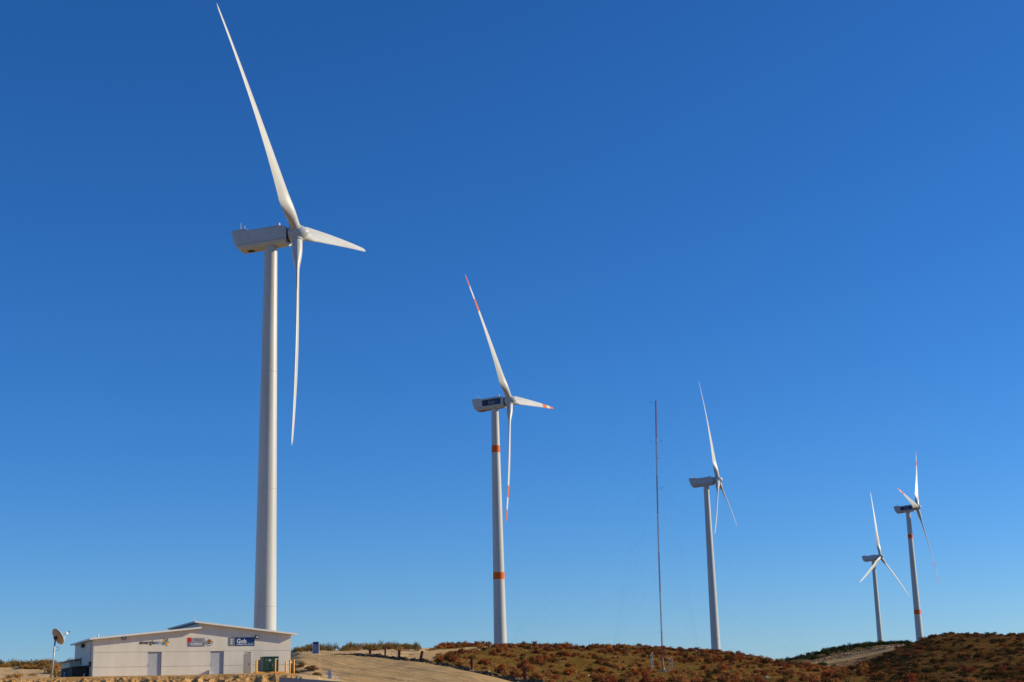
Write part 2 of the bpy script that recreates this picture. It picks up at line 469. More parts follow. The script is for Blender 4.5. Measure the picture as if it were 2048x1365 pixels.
# wheel ruts along the gravel road
edge = [(668, 227), (700, 226), (735, 219), (760, 215), (800, 208), (830, 202), (865, 195), (900, 188.5), (930, 183.5), (960, 179), (1000, 174.5), (1032, 171.5), (1075, 167), (1130, 160)]
ep = np.array([[d_ * math.sin(az_of(x_)), d_ * math.cos(az_of(x_))] for x_, d_ in edge])
wd = np.full(Z.shape, 1e9)
for (p0, p1) in zip(ep[:-1], ep[1:]):
    v_ = p1 - p0; t_ = np.clip(((GX - p0[0]) * v_[0] + (GY - p0[1]) * v_[1]) / (v_ @ v_), 0, 1)
    wd = np.minimum(wd, np.hypot(GX - p0[0] - t_ * v_[0], GY - p0[1] - t_ * v_[1]))
wd = wd + vnoise(GX, GY, 18, 31) * 5 + vnoise(GX, GY, 6, 32) * 0.8
rut = np.zeros(Z.shape)
for w0, dp_ in ((4.5, 0.07), (6.4, 0.08), (10.5, 0.10), (12.4, 0.12), (17.0, 0.16), (18.8, 0.12), (23.0, 0.10), (27.0, 0.16), (31.0, 0.12)):
    g_ = (wd - w0) / 0.42
    rut += dp_ * (np.exp(-(g_ - 1.4) ** 2) - np.exp(-g_ ** 2)) * (0.5 + np.clip(vnoise(GX, GY, 10, int(w0 * 10)) * 2.2 + 0.4, 0, 1.2))
Z = Z + np.where(in_main, rut + vnoise(GX, GY, 1.3, 33) * 0.10 + vnoise(GX, GY, 3.5, 34) * 0.12, 0)
Z = Z + np.where((DG > 486) & (DG < 509) & (PU > 1590), vnoise(GX, GY, 3.0, 35) * 0.9 + vnoise(GX, GY, 1.5, 36) * 0.5, 0)
Z = Z + np.where((DG > 522) & (DG < 540) & (PU > 1590), vnoise(GX, GY, 3.0, 37) * 0.8, 0)
bh = np.clip((PU - 1720) / 60, 0, 1) * np.clip((DG - 190) / 60, 0, 1) * np.clip((420 - DG) / 40, 0, 1)
Z = Z + bh * (vnoise(GX, GY, 8, 51) * 0.9 + vnoise(GX, GY, 3.5, 52) * 0.55)

# faces by kind of ground
na, nd = Z.shape
ii, jj = np.meshgrid(np.arange(na - 1), np.arange(nd - 1), indexing='ij')
q = np.stack([ii * nd + jj, (ii + 1) * nd + jj, (ii + 1) * nd + jj + 1, ii * nd + jj + 1], -1).reshape(-1, 4)[:, ::-1]


def fc(a):
    return a[:-1, :-1].reshape(-1)


hill_split = 880 + vnoise(GX, GY, 25, 41) * 60 + np.where(DG < 330, -20, 0)
zone = np.zeros(na * nd, int).reshape(na, nd)          # 0 yard
zone[(PU > hill_split) & (DG > 130) & (DG < 440)] = 2
zone[(DG < 129)] = 2  # unseen near ground given dark scrub soil to cut bounce light
zone[(np.abs(AZ) > 0.75)[:, None] & (DG < 440)] = 2  # same dark soil on unseen ground to the sides and behind
zone[(DG >= 440)] = 3
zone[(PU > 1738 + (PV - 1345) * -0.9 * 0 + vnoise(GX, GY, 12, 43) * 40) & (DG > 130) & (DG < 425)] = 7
zone[(DG > 486) & (DG < 534) & (PU > 1600 + vnoise(GX, GY, 6, 44) * 50) & (PU < 1830)] = 8
zone[in_bank] = 1
zone[in_main] = 4
zone[in_track] = 5
zone[in_ridge] = 6
zf = fc(zone)
allv = np.stack([GX, GY, Z], -1).reshape(-1, 3)
names = [('ground', 'yard'), ('earth_bank', 'bank'), ('hillside_and_near_ground', 'hill'), ('ridge', 'ridge'), ('dirt_road', 'road'), ('access_track', 'road'), ('ridge_track', 'road'), ('shade_toned_hill', 'shadehill'), ('cut_bank', 'cut')]
glabel = ['pale sandy yard and ground around the white building', 'crumbling orange earth bank below the building yard', 'brown scrubby hillside below the turbines, plus unseen near ground darkened against bounce light', 'far stony ridge behind the scrub hillside', 'wide tan gravel road curving past the building', 'narrow sandy track climbing beside the hillside', 'pale dirt track cut along the far ridge', 'rounded hill with shade painted into its soil, in front of the banded turbine', 'stony tan cut bank and embankment of the ridge track']
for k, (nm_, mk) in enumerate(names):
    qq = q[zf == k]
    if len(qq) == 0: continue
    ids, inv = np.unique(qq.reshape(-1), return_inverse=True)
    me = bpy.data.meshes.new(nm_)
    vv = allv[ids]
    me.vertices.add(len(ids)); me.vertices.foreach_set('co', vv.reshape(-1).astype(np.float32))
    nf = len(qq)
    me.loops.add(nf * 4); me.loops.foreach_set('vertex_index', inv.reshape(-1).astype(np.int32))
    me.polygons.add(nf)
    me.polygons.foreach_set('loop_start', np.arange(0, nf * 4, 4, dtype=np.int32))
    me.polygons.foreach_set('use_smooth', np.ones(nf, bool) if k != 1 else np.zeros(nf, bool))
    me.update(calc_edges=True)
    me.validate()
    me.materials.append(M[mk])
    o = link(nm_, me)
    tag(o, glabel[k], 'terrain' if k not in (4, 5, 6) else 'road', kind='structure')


def gz(x, y):
    D = math.hypot(x, y); a = math.atan2(x, y)
    i = min(max(int(np.searchsorted(AZ, a)) - 1, 0), na - 2)
    j = min(max(int(np.searchsorted(Drow, D)) - 1, 0), nd - 2)
    u = (a - AZ[i]) / (AZ[i + 1] - AZ[i]); v = (D - Drow[j]) / (Drow[j + 1] - Drow[j])
    return float((Z[i, j] * (1 - u) + Z[i + 1, j] * u) * (1 - v) + (Z[i, j + 1] * (1 - u) + Z[i + 1, j + 1] * u) * v)


def zone_at(x, y):
    D = math.hypot(x, y); a = math.atan2(x, y)
    i = min(max(int(np.searchsorted(AZ, a)) - 1, 0), na - 2)
    j = min(max(int(np.searchsorted(Drow, D)) - 1, 0), nd - 2)
    return int(zone[i, j])


def ground_pt(x, D):
    """point on the ground in the direction of image column x, D metres out"""
    a = az_of(x)
    X, Y = D * math.sin(a), D * math.cos(a)
    return Vector((X, Y, gz(X, Y)))


# ------------------------------------------------------------------ text
def text_mesh(s, size, mt, extrude=0.004, spacing=1.0, bold=0.0):
    cu = bpy.data.curves.new('t', 'FONT')
    cu.body = s; cu.size = size; cu.extrude = extrude; cu.space_character = spacing; cu.resolution_u = 3
    cu.offset = bold
    ob = bpy.data.objects.new('t', cu)
    COL.objects.link(ob)
    dg = bpy.context.evaluated_depsgraph_get()
    dg.update()
    me = bpy.data.meshes.new_from_object(ob.evaluated_get(dg), depsgraph=dg)
    bpy.data.objects.remove(ob); bpy.data.curves.remove(cu)
    me.materials.clear(); me.materials.append(mt)
    return me


def put_text(s, size, mt, parent, x, y, z, width=None, spacing=1.0, bold=0.0, name='lettering'):
    """text standing in the local xz plane facing -y"""
    me = text_mesh(s, size, mt, 0.004, spacing, bold)
    xs = [v.co.x for v in me.vertices]
    w = max(xs) - min(xs); k = 1.0 if width is None else width / w
    for v in me.vertices:
        cx, cy, cz = v.co
        v.co = ((cx - min(xs)) * k, -cz, cy)
    o = link(name, me, parent)
    o.location = (x, y, z)
    return o


# ------------------------------------------------------------------ wind turbines
HUBH, TILT, CONE, RB = 78.0, math.radians(6), math.radians(2), 43.5
OV = 5.05


def blade_mesh(name, defl, stripes):
    nsec, npt = 46, 22
    mb = MB()
    S = [0.95 + (RB - 0.95) * (i / (nsec - 1)) ** 0.92 for i in range(nsec)]
    if stripes:
        ex = [RB * f for f in (0.715, 0.81, 0.905)]
        S = sorted(S + ex); nsec = len(S)
    for s in S:
        fr = s / RB
        if s < 1.8: ch = 1.85; bl = 0.0
        elif s < 7.6:
            t = (s - 1.8) / 5.8; t2 = t * t * (3 - 2 * t)
            ch = 1.85 + (3.2 - 1.85) * t2; bl = t2 ** 0.8
        else:
            t = (s - 7.6) / (RB - 7.6)
            ch = 3.2 + (0.58 - 3.2) * (t ** 0.80); bl = 1.0
            if t > 0.96: ch *= max(0.16, math.sqrt(max(0.0, 1 - ((t - 0.96) / 0.04) ** 2)))
        tk = 1.0 + (0.30 - 1.0) * min(1, max(0, (s - 1.8) / 5.8)) ** 0.75 if s < 7.6 else 0.30 + (0.15 - 0.30) * ((s - 7.6) / (RB - 7.6)) ** 0.6
        be = math.radians(21 * max(0, 1 - max(0, s - 6) / (RB - 6)) ** 1.7 - 1.0)
        off = defl * fr ** 2.2
        for k in range(npt):
            a = 2 * math.pi * k / npt
            xu = 0.5 * (1 + math.cos(a))
            sg = 1 if math.sin(a) >= 0 else -1
            circ = (0.5 * math.cos(a), 0.5 * math.sin(a))
            xs_ = 1 - xu
            yt = 5 * 0.5 * tk * 2 * 0.5 * (0.2969 * math.sqrt(max(xs_, 0)) - 0.126 * xs_ - 0.3516 * xs_ ** 2 + 0.2843 * xs_ ** 3 - 0.1036 * xs_ ** 4) * 2
            air = (0.32 - xs_, sg * yt * (1.0 if sg > 0 else 0.75))
            cx = (circ[0] * (1 - bl) + air[0] * bl) * ch
            cy = (circ[1] * (1 - bl) + air[1] * bl) * ch * (1.0)
            X = cx * math.cos(be) + cy * math.sin(be)
            Y = -cx * math.sin(be) + cy * math.cos(be)
            mb.v.append((X, Y + off, s))
    for i in range(nsec - 1):
        mid = (S[i] + S[i + 1]) / 2 / RB
        mi = 1 if stripes and (mid > 0.905 or 0.715 < mid < 0.81) else 0
        for k in range(npt):
            l = (k + 1) % npt
            mb.f.append((i * npt + k, i * npt + l, (i + 1) * npt + l, (i + 1) * npt + k)); mb.m.append(mi)
    mb.f.append(tuple(range((nsec - 1) * npt, nsec * npt))); mb.m.append(1 if stripes else 0)
    mb.f.append(tuple(range(npt))); mb.m.append(0)
    return mb.mesh(name, [M['white'], M['tip']], auto=math.radians(50))


def nacelle_mesh():
    # stations: x, top z ; rear end slants
    st = [(-12.1, 1.80), (-11.75, 1.90), (-9.6, 1.98), (-9.2, 1.86), (-8.8, 1.62), (-7.5, 1.60), (-3.8, 1.72), (-3.2, 1.72), (-2.0, 1.50), (-1.55, 1.18)]
    mb = MB()
    secs = []
    for i, (x, zt) in enumerate(st):
        w = 1.75 if 0 < i < len(st) - 1 else 1.62
        lo = 0.22 * min(1.0, max(0.0, (-x - 2.0) / 8.0))
        prof = [(-w + 0.22, zt), (-w + 0.05, zt - 0.07), (-w, zt - 0.22), (-w, 0.0), (-w, -0.95 - lo * 0.5), (-w + 0.14, -1.32 - lo), (-w + 0.42, -1.66 - lo), (-w + 0.75, -1.78 - lo)]
        prof = prof + [(-a, b) for a, b in reversed(prof)]
        row = []
        for (y, z) in prof:
            dx = 0.0
            if i < 2: dx = max(0.0, 1.2 - z) * 0.27 + max(0.0, -1.0 - z) * 0.55
            if i == len(st) - 1: dx = -max(0, -z - 0.9) * 0.35
            if i == 2 or i == 3: dx = 0
            row.append((x + dx, y, z))
        secs.append(row)
    n = len(secs[0])
    for r in secs: mb.v += r
    for i in range(len(secs) - 1):
        for k in range(n):
            l = (k + 1) % n
            mb.f.append((i * n + k, i * n + l, (i + 1) * n + l, (i + 1) * n + k)); mb.m.append(0)
    mb.f.append(tuple(range(n))); mb.m.append(0)
    mb.f.append(tuple(range((len(secs) - 1) * n, len(secs) * n))); mb.m.append(0)
    return mb.mesh('nacelle', M['nacelle'], auto=math.radians(18))


SHARED = {}
SHARED['nacelle'] = nacelle_mesh()
SHARED['hub'] = MB().lathe([(-1.35, 1.30), (-1.3, 1.42), (-0.6, 1.56), (0.2, 1.58), (0.8, 1.46), (1.3, 1.20), (1.75, 0.82), (2.05, 0.45), (2.2, 0.12), (2.22, 0.02)], 36, 'x').mesh('hub', M['nacelle'], auto=math.radians(60))
SHARED['gap'] = MB().lathe([(-1.75, 1.25), (-1.3, 1.25)], 28, 'x').mesh('bearing', M['dark'], smooth=False)
SHARED['collar'] = MB().lathe([(1.22, 1.02), (1.50, 1.06), (1.62, 1.06), (1.64, 0.97)], 28).mesh('root_collar', M['nacelle'], auto=0.6)
SHARED['seam_line'] = MB().prism([(-11.0, -1.10), (-1.75, -0.99), (-1.75, -0.93), (-11.0, -1.04)], -1.762, -1.70).mesh('seam', M['seamdark'])
SHARED['hatch'] = MB().box(-9.6, -8.4, -0.6, 0.6, -2.02, -1.85).mesh('hatch', M['under'])
SHARED['vane'] = MB().tube((-10.6, -0.7, 1.85), (-10.6, -0.7, 3.35), 0.06, 0.04, 6).tube((-10.6, -0.7, 3.25), (-10.45, -0.7, 3.5), 0.05, 0.05, 6).mesh('wind_vane', M['pvc'])
SHARED['anem'] = MB().tube((-9.9, -0.6, 1.85), (-9.9, -0.6, 2.85), 0.05, 0.04, 6).tube((-10.6, -0.65, 2.05), (-9.8, -0.65, 2.05), 0.05, 0.05, 6).tube((-10.15, -0.6, 2.8), (-9.65, -0.6, 2.8), 0.04, 0.04, 6).mesh('anemometer', M['pvc'])
SHARED['beacon'] = MB().lathe([(0, 0.09), (0.25, 0.09), (0.27, 0.2), (0.6, 0.21), (0.72, 0.13), (0.75, 0.02)], 12).mesh('beacon', M['pvc'], auto=0.7)
SHARED['tower'] = MB().lathe([(-1.5, 2.02), (0, 2.0), (0.4, 2.0)] + [(z, 2.0 + (1.16 - 2.0) * (z / 76.0)) for z in (6, 14, 22, 30, 38, 46, 54, 62, 70, 76.0)] + [(76.35, 1.2)], 56).mesh('tower', M['white'], auto=math.radians(40))


def trad(z):
    return 2.0 + (1.16 - 2.0) * z / 76.0


for z in (11.2, 31.5, 52.5):
    SHARED['flange%g' % z] = MB().lathe([(z - 0.05, trad(z) - 0.01), (z - 0.04, trad(z) + 0.012), (z + 0.04, trad(z) + 0.012), (z + 0.05, trad(z) - 0.01)], 56, capends=False).mesh('flange_seam', M['seam'], smooth=True)


def local_m(o, m):
    o.matrix_local = m


def turbine(hub, psi, al, defl, striped, label, bands=None, banner=False):
    psi, al = math.radians(psi), math.radians(al)
    hub = Vector(hub)
    ah = Vector((math.cos(psi), -math.sin(psi), 0))
    base = hub - ah * OV - Vector((0, 0, HUBH))
    root = empty('wind_turbine', base, -psi)
    tag(root, label, 'wind turbine', 'wind turbines along the ridge')
    tw = link('tower', SHARED['tower'], root)
    for z in (11.2, 31.5, 52.5): link('flange_seam', SHARED['flange%g' % z], tw)
    for (z0, z1) in bands or []:
        MB().lathe([(z0, trad(z0) + 0.015), (z1, trad(z1) + 0.015)], 56, capends=False).build('painted_band', M['orange'], tw, smooth=True)
    # axis frame at the hub
    ax = Vector((math.cos(TILT), 0, math.sin(TILT))); up = Vector((-math.sin(TILT), 0, math.cos(TILT))); h = Vector((0, 1, 0))
    o = Vector((OV, 0, HUBH))
    mt = Matrix(((ax.x, h.x, up.x, o.x), (ax.y, h.y, up.y, o.y), (ax.z, h.z, up.z, o.z), (0, 0, 0, 1)))
    nt_ = math.radians(2.6)
    pv = o - ax * 1.5
    nx = Vector((math.cos(nt_), 0, math.sin(nt_))); nz = Vector((-math.sin(nt_), 0, math.cos(nt_)))
    no = pv + nx * 1.5
    nc = link('nacelle', SHARED['nacelle'], root)
    local_m(nc, Matrix(((nx.x, 0, nz.x, no.x), (0, 1, 0, no.y), (nx.z, 0, nz.z, no.z), (0, 0, 0, 1))))
    for nm_, k in (('panel_seam', 'seam_line'), ('hatch', 'hatch'), ('wind_vane', 'vane'), ('anemometer', 'anem')):
        link(nm_, SHARED[k], nc)
    b = link('beacon', SHARED['beacon'], nc); b.location = (-3.1, -0.9, 1.6)
    g = link('bearing', SHARED['gap'], root); local_m(g, mt)
    hb = link('hub', SHARED['hub'], root); local_m(hb, mt)
    if banner:
        bn = MB().box(-8.6, -2.45, -1.775, -1.74, -0.80, 1.05).build('banner', M['banner'], nc)
        MB().prism([(-8.25, 0.7), (-7.15, 0.7), (-7.15, -0.1), (-7.7, -0.6), (-8.25, -0.1)], -1.783, -1.772).build('crest', M['bcrest'], bn)
        put_text('Gob', 1.55, M['text_grey'] if False else M['grey1'], bn, -6.6, -1.78, -0.40, 2.2, bold=0.02)  # letters greyed, carrying the same shade as the banner
        put_text('BC', 1.55, M['text_blue2'], bn, -4.3, -1.78, -0.40, 1.5, bold=0.02)
    key = 'blade%d_%.1f' % (striped, defl)
    if key not in SHARED: SHARED[key] = blade_mesh('blade', defl, striped)
    for k in range(3):
        t = al + k * 2 * math.pi / 3
        r = up * math.cos(t) - h * math.sin(t)
        lead = up * math.sin(t) + h * math.cos(t)
        rc = r * math.cos(CONE) + ax * math.sin(CONE)
        dn = -(ax * math.cos(CONE) - r * math.sin(CONE))
        bl = link('blade', SHARED[key], root)
        local_m(bl, Matrix(((lead.x, dn.x, rc.x, o.x), (lead.y, dn.y, rc.y, o.y), (lead.z, dn.z, rc.z, o.z), (0, 0, 0, 1))))
        link('root_collar', SHARED['collar'], bl)
    return root


B2 = [(62.0, 64.2), (23.1, 25.2)]
B5 = [(61.7, 63.9), (21.8, 24.2)]
turbine((-38.6, 246.8, 83.2), 12.3, 43.0, 1.5, 0, 'tallest plain white wind turbine standing behind the white building')
turbine((-1.2, 435.5, 90.2), 20.5, 36.9, 1.4, 1, 'wind turbine with orange bands and blue banner, between the plain turbine and the mast', B2, True)
turbine((86.4, 606.8, 88.6), 16.6, 8.0, 1.7, 0, 'plain white wind turbine just beyond the thin red and white mast')
turbine((236.6, 938.5, 83.8), 37.6, -4.8, 1.4, 0, 'smallest plain white wind turbine above the green bushes of the far ridge')
turbine((214.5, 763.4, 93.9), 27.4, -37.3, 1.1, 1, 'wind turbine with orange bands and blue banner rising behind the shade-toned rounded hill', B5, True)

# ------------------------------------------------------------------ control building
BR = math.radians(25)
BP = at(184.5, 1356, 142)
bx = np.array([math.cos(BR), math.sin(BR), 0]); by = np.array([-math.sin(BR), math.cos(BR), 0])
BO = Vector((BP[0], BP[1], PADZ))


def bworld(x, y, z=0.0):
    return Vector((BO.x + bx[0] * x + by[0] * y, BO.y + bx[1] * x + by[1] * y, BO.z + z))


def bl_x(px, py, Y):
    """building-frame (x, z) of the image point (px,py) in the plane Y metres behind the facade"""
    r = ray(px, py)
    org = np.array(bworld(0, Y))
    t = (org @ by) / (r @ by)
    p = r * t - np.array(BO)
    return float(p @ bx), float(p[2])


bd = empty('control_building', BO, BR)
tag(bd, 'long white concrete control building with two offset sloping roofs', 'building')
L, DEP = 19.0, 12.0


def roofA(x): return 3.60 + (x + 0.41) * 0.0955      # top surface
def roofB(x): return 5.16 - (x - 9.33) * 0.122


TH = 0.14
# backing wall (recessed behind panel joints) with openings for doors
doors = [(5.02, 6.34), (11.0, 12.32), (14.33, 15.19)]
DH = 2.30
xs = [0.05] + [v for d in doors for v in d] + [L - 0.05]
back = MB()
for a, b in zip(xs[0::2], xs[1::2]): back.box(a, b, 0.03, 0.24, -0.3, 2.31)
back.prism([(0.05, 2.31), (L - 0.05, 2.31), (L - 0.05, roofB(L) - TH - 0.05), (9.75, roofB(9.75) - TH - 0.05), (9.75, roofA(9.75) - TH - 0.05), (0.05, roofA(0) - TH - 0.05)], 0.03, 0.24)
back.build('wall', M['backing'], bd)
# precast panels of the facade
J = 0.013
cuts = {0: [0, 5.02, 6.34, 11.0, 12.32, 14.33, 15.19, L]}
for c, (z0, z1) in enumerate(((-0.3, 0.93 - J), (0.93 + J, DH - J))):
    e = cuts[0]
    for a, b in zip(e[0::2], e[1::2]):
        MB().box(a, b, 0, 0.05, z0, z1, bev=0.006).build('wall_panel', M['wall'], bd)
MB().prism([(0, DH + J), (9.75, DH + J), (9.75, roofA(9.75) - TH - 0.003), (0, roofA(0) - TH - 0.003)], 0, 0.05).build('wall_panel', M['wall'], bd)
MB().prism([(9.752, DH + J), (L, DH + J), (L, roofB(L) - TH - 0.003), (9.752, roofB(9.752) - TH - 0.003)], 0, 0.05).build('wall_panel', M['wall'], bd)
# other walls
MB().box(0.0, 0.22, 0.052, DEP, -0.3, roofA(0.0) - TH - 0.02).build('side_wall', M['wall'], bd)
MB().box(L - 0.22, L, 0.052, DEP, -0.3, roofB(L) - TH - 0.03).build('side_wall', M['wall'], bd)
MB().box(0.225, L - 0.225, DEP - 0.22, DEP - 0.003, -0.3, 3.4).build('back_wall', M['wall'], bd)
MB().box(9.76, 9.92, 0.06, DEP, roofA(9.9) - 0.1, roofB(9.9) - TH - 0.02).build('clerestory_wall', M['wall'], bd)
ra = MB().prism([(-0.41, roofA(-0.41)), (9.96, roofA(9.96)), (9.96, roofA(9.96) - TH), (-0.41, roofA(-0.41) - TH)], -0.44, DEP + 0.45).build('roof', M['roof'], bd)
MB().prism([(-0.43, roofA(-0.43) + 0.012), (9.97, roofA(9.97) + 0.012), (9.97, roofA(9.97) - TH - 0.012), (-0.43, roofA(-0.43) - TH - 0.012)], -0.47, -0.443).build('fascia', M['fascia'], ra)
MB().box(-0.435, -0.412, -0.44, DEP + 0.45, roofA(-0.41) - TH - 0.01, roofA(-0.41) + 0.008).build('gutter', M['fascia'], ra)
rb = MB().prism([(9.33, roofB(9.33)), (19.59, roofB(19.59)), (19.59, roofB(19.59) - TH), (9.33, roofB(9.33) - TH)], -0.44, DEP + 0.45).build('roof', M['roof'], bd)
MB().prism([(9.31, roofB(9.31) + 0.012), (19.61, roofB(19.61) + 0.012), (19.61, roofB(19.61) - TH - 0.012), (9.31, roofB(9.31) - TH - 0.012)], -0.47, -0.443).build('fascia', M['fascia'], rb)
for (vx, vy, vh) in ((0.9, 3.4, 0.45), (1.1, 7.5, 0.4)):
    MB().tube((vx, vy, roofA(vx) - 0.03), (vx, vy, roofA(vx) + vh), 0.06, 0.06, 8).build('vent_pipe', M['pvc'], ra)
MB().tube((9.4, 0.2, roofB(9.4) - 0.05), (9.4, 0.2, roofB(9.4) + 0.75), 0.02, 0.015, 6).build('lightning_rod', M['pvc'], rb)
# closed doors, set back in their openings
for (a, b) in doors[:2]:
    d = MB().box(a + 0.005, b - 0.005, 0.108, 0.15, -0.05, DH - 0.005).build('door', M['door'], bd)
    for fx in (a + 0.01, b - 0.05): MB().box(fx, fx + 0.04, 0.102, 0.107, 0, DH - 0.01).build('jamb', M['door'], d)
    MB().box(a + 0.12, a + 0.17, 0.06, 0.106, 1.0, 1.15).build('handle', M['steel'], d)
# third opening is closed by a taupe sheet-metal door, flush with the wall
a, b = doors[2]
MB().box(a + 0.004, b - 0.004, 0.06, 0.2, -0.05, DH - 0.005).build('doorway', M['wall'], bd)
lf = MB().prism([(a + 0.006, -0.05), (a + 0.69, -0.05), (a + 0.69, 2.11), (a + 0.006, 2.03)], -0.012, 0.055).build('door', M['taupe'], bd)
lf['label'] = 'narrow taupe metal door'
MB().box(a + 0.58, a + 0.62, -0.05, -0.013, 1.0, 1.14).build('handle', M['steel'], lf)
MB().box(a + 0.70, b - 0.01, -0.008, 0.055, -0.05, 2.2).build('door_frame', M['fascia'], bd)
MB().box(a + 0.006, b - 0.01, 0.0, 0.055, 2.2, DH - 0.006).build('door_frame', M['wall'], bd)
# flood lights under the eaves
for lx in (2.72, 15.55):
    fl = MB().box(lx - 0.2, lx + 0.2, -0.24, -0.08, 3.47, 3.75, bev=0.02).tube((lx, -0.1, 3.6), (lx, 0.02, 3.6), 0.05).build('flood_light', M['lamp'], bd)
    MB().box(lx - 0.13, lx + 0.13, -0.252, -0.241, 3.53, 3.69).build('lens', M['lens'], fl)
# low white splash panel beside the second door
MB().box(10.9, 10.95, -0.34, -0.004, -0.05, 0.55).build('end_panel', M['fascia'], bd)
# side wall fittings
MB().tube((-0.07, 1.25, -0.2), (-0.07, 1.25, 3.4), 0.045, 0.045, 8).build('downpipe', M['seam'], bd)
MB().box(-0.22, -0.003, 1.0, 1.6, 1.05, 1.5, bev=0.02).build('electric_box', M['lamp'], bd)
v = MB().box(-0.35, -0.003, 5.4, 6.3, 3.0, 3.34, bev=0.03).build('wall_lamp', M['lamp'], bd)
wnd = MB().box(-0.03, -0.003, 7.0, 7.7, 1.35, 2.15).build('window', M['seam'], bd)
MB().box(-0.036, -0.031, 7.06, 7.64, 1.41, 2.09).build('pane', M['glass'], wnd)
ann = MB().box(-0.95, -0.004, 8.2, 14.4, -0.3, 1.86).build('annex', M['wall'], bd)
ann['label'] = 'low annex against the end wall'
MB().prism([(-1.35, 1.84), (-0.002, 2.06), (-0.002, 1.98), (-1.35, 1.77)], 7.8, 14.8).build('annex_roof', M['roof'], ann)

# lettering and signs on the facade (each a flat thing fixed to the wall)
sg = empty('wall_sign', bworld(4.2, -0.006, 3.12), BR)
tag(sg, 'wall lettering reading energíaBC with a gold and blue pinwheel', 'sign')
put_text('energía', 0.50, M['text_dark'], sg, 0.0, 0.0, -0.10, 1.50, bold=0.014)
put_text('BC', 0.36, M['text_blue'], sg, 1.53, 0.0, -0.10, 0.50, bold=0.012)
pc = (2.44, 0.09)


def petal(mb, ang, r0, r1, w, bend):
    n = 8; ed = []
    for i in range(n + 1):
        t = i / n
        rr = r0 + (r1 - r0) * t
        ww = w * math.sin(math.pi * (0.12 + 0.80 * t))
        a2 = ang + bend * t
        ed.append((rr, ww, a2))
    poly = []
    for sgn in (1, -1):
        for (rr, ww, a2) in (ed if sgn == 1 else reversed(ed)):
            poly.append((pc[0] + rr * math.cos(a2) - sgn * ww * math.sin(a2), pc[1] + rr * math.sin(a2) + sgn * ww * math.cos(a2)))
    mb.prism(poly, -0.004, 0.004)


for ang, r1, mk in ((95, 0.44, 'gold'), (-80, 0.46, 'gold'), (172, 0.40, 'gold'), (-18, 0.44, 'gold'), (45, 0.40, 'teal'), (222, 0.40, 'teal')):
    m_ = MB(); petal(m_, math.radians(ang), 0.03, r1, 0.105, 0.35 if mk == 'gold' else 0.1)
    o = m_.build('petal', M[mk], sg)
    if mk == 'teal': o.location = (0, -0.005, 0)

sg = empty('wall_sign', bworld(8.77, -0.012, 2.74), BR)
tag(sg, 'grey two-tone wall sign with a red square, reading Gobierno Federal', 'sign')
MB().box(0, 1.66, 0, 0.011, 0.43, 0.85).build('upper_plate', M['grey1'], sg)
MB().box(0, 1.66, 0, 0.011, 0, 0.428).build('lower_plate', M['grey2'], sg)
MB().box(0.01, 0.37, -0.008, -0.001, 0.45, 0.86).build('red_square', M['red'], sg)
put_text('México', 0.30, M['text_grey'], sg, 0.66, -0.005, 0.55, 0.82)
put_text('GOBIERNO', 0.24, M['text_white'], sg, 0.28, -0.005, 0.19, 1.14, bold=0.008)
put_text('F E D E R A L', 0.13, M['text_white'], sg, 0.30, -0.005, 0.05, 1.26)

sg = empty('emblem', bworld(10.86, -0.014, 3.19), BR)
tag(sg, 'round cream emblem of a brown eagle over a green wreath, beside the grey sign', 'emblem')
disc = [(0.40 * math.cos(2 * math.pi * i / 36), 0.42 * math.sin(2 * math.pi * i / 36)) for i in range(36)]
MB().prism(disc, 0, 0.012).build('disc', M['cream'], sg)
wr = MB()
for i in range(22):
    a_ = math.radians(170 + 200 * i / 21)
    cx, cz = 0.345 * math.cos(a_), 0.355 * math.sin(a_)
    pl = [(cx + 0.055 * math.cos(a_ + 1.2) * math.cos(k) - 0.022 * math.sin(a_ + 1.2) * math.sin(k), cz + 0.055 * math.sin(a_ + 1.2) * math.cos(k) + 0.022 * math.cos(a_ + 1.2) * math.sin(k)) for k in np.linspace(0, 2 * math.pi, 8)[:-1]]
    wr.prism(pl, -0.005, -0.001)
wr.prism([(-0.22, -0.16), (-0.05, -0.22), (0.12, -0.20), (0.2, -0.14), (0.08, -0.10), (-0.12, -0.09), (-0.26, 0.04), (-0.29, 0.0)], -0.005, -0.001)
wr.build('wreath', M['laurel'], sg)
eg = MB()
eg.prism([(-0.14, 0.16), (-0.05, 0.24), (0.06, 0.25), (0.16, 0.19), (0.23, 0.06), (0.24, -0.10), (0.16, -0.07), (0.10, -0.02), (0.06, -0.13), (-0.02, -0.15), (-0.06, -0.05), (-0.16, -0.07), (-0.12, 0.03), (-0.2, 0.09)], -0.008, -0.002)
eg.prism([(-0.2, 0.1), (-0.12, 0.12), (-0.13, 0.17), (-0.2, 0.16), (-0.25, 0.11)], -0.011, -0.005)
eg.build('eagle', M['eagle'], sg)

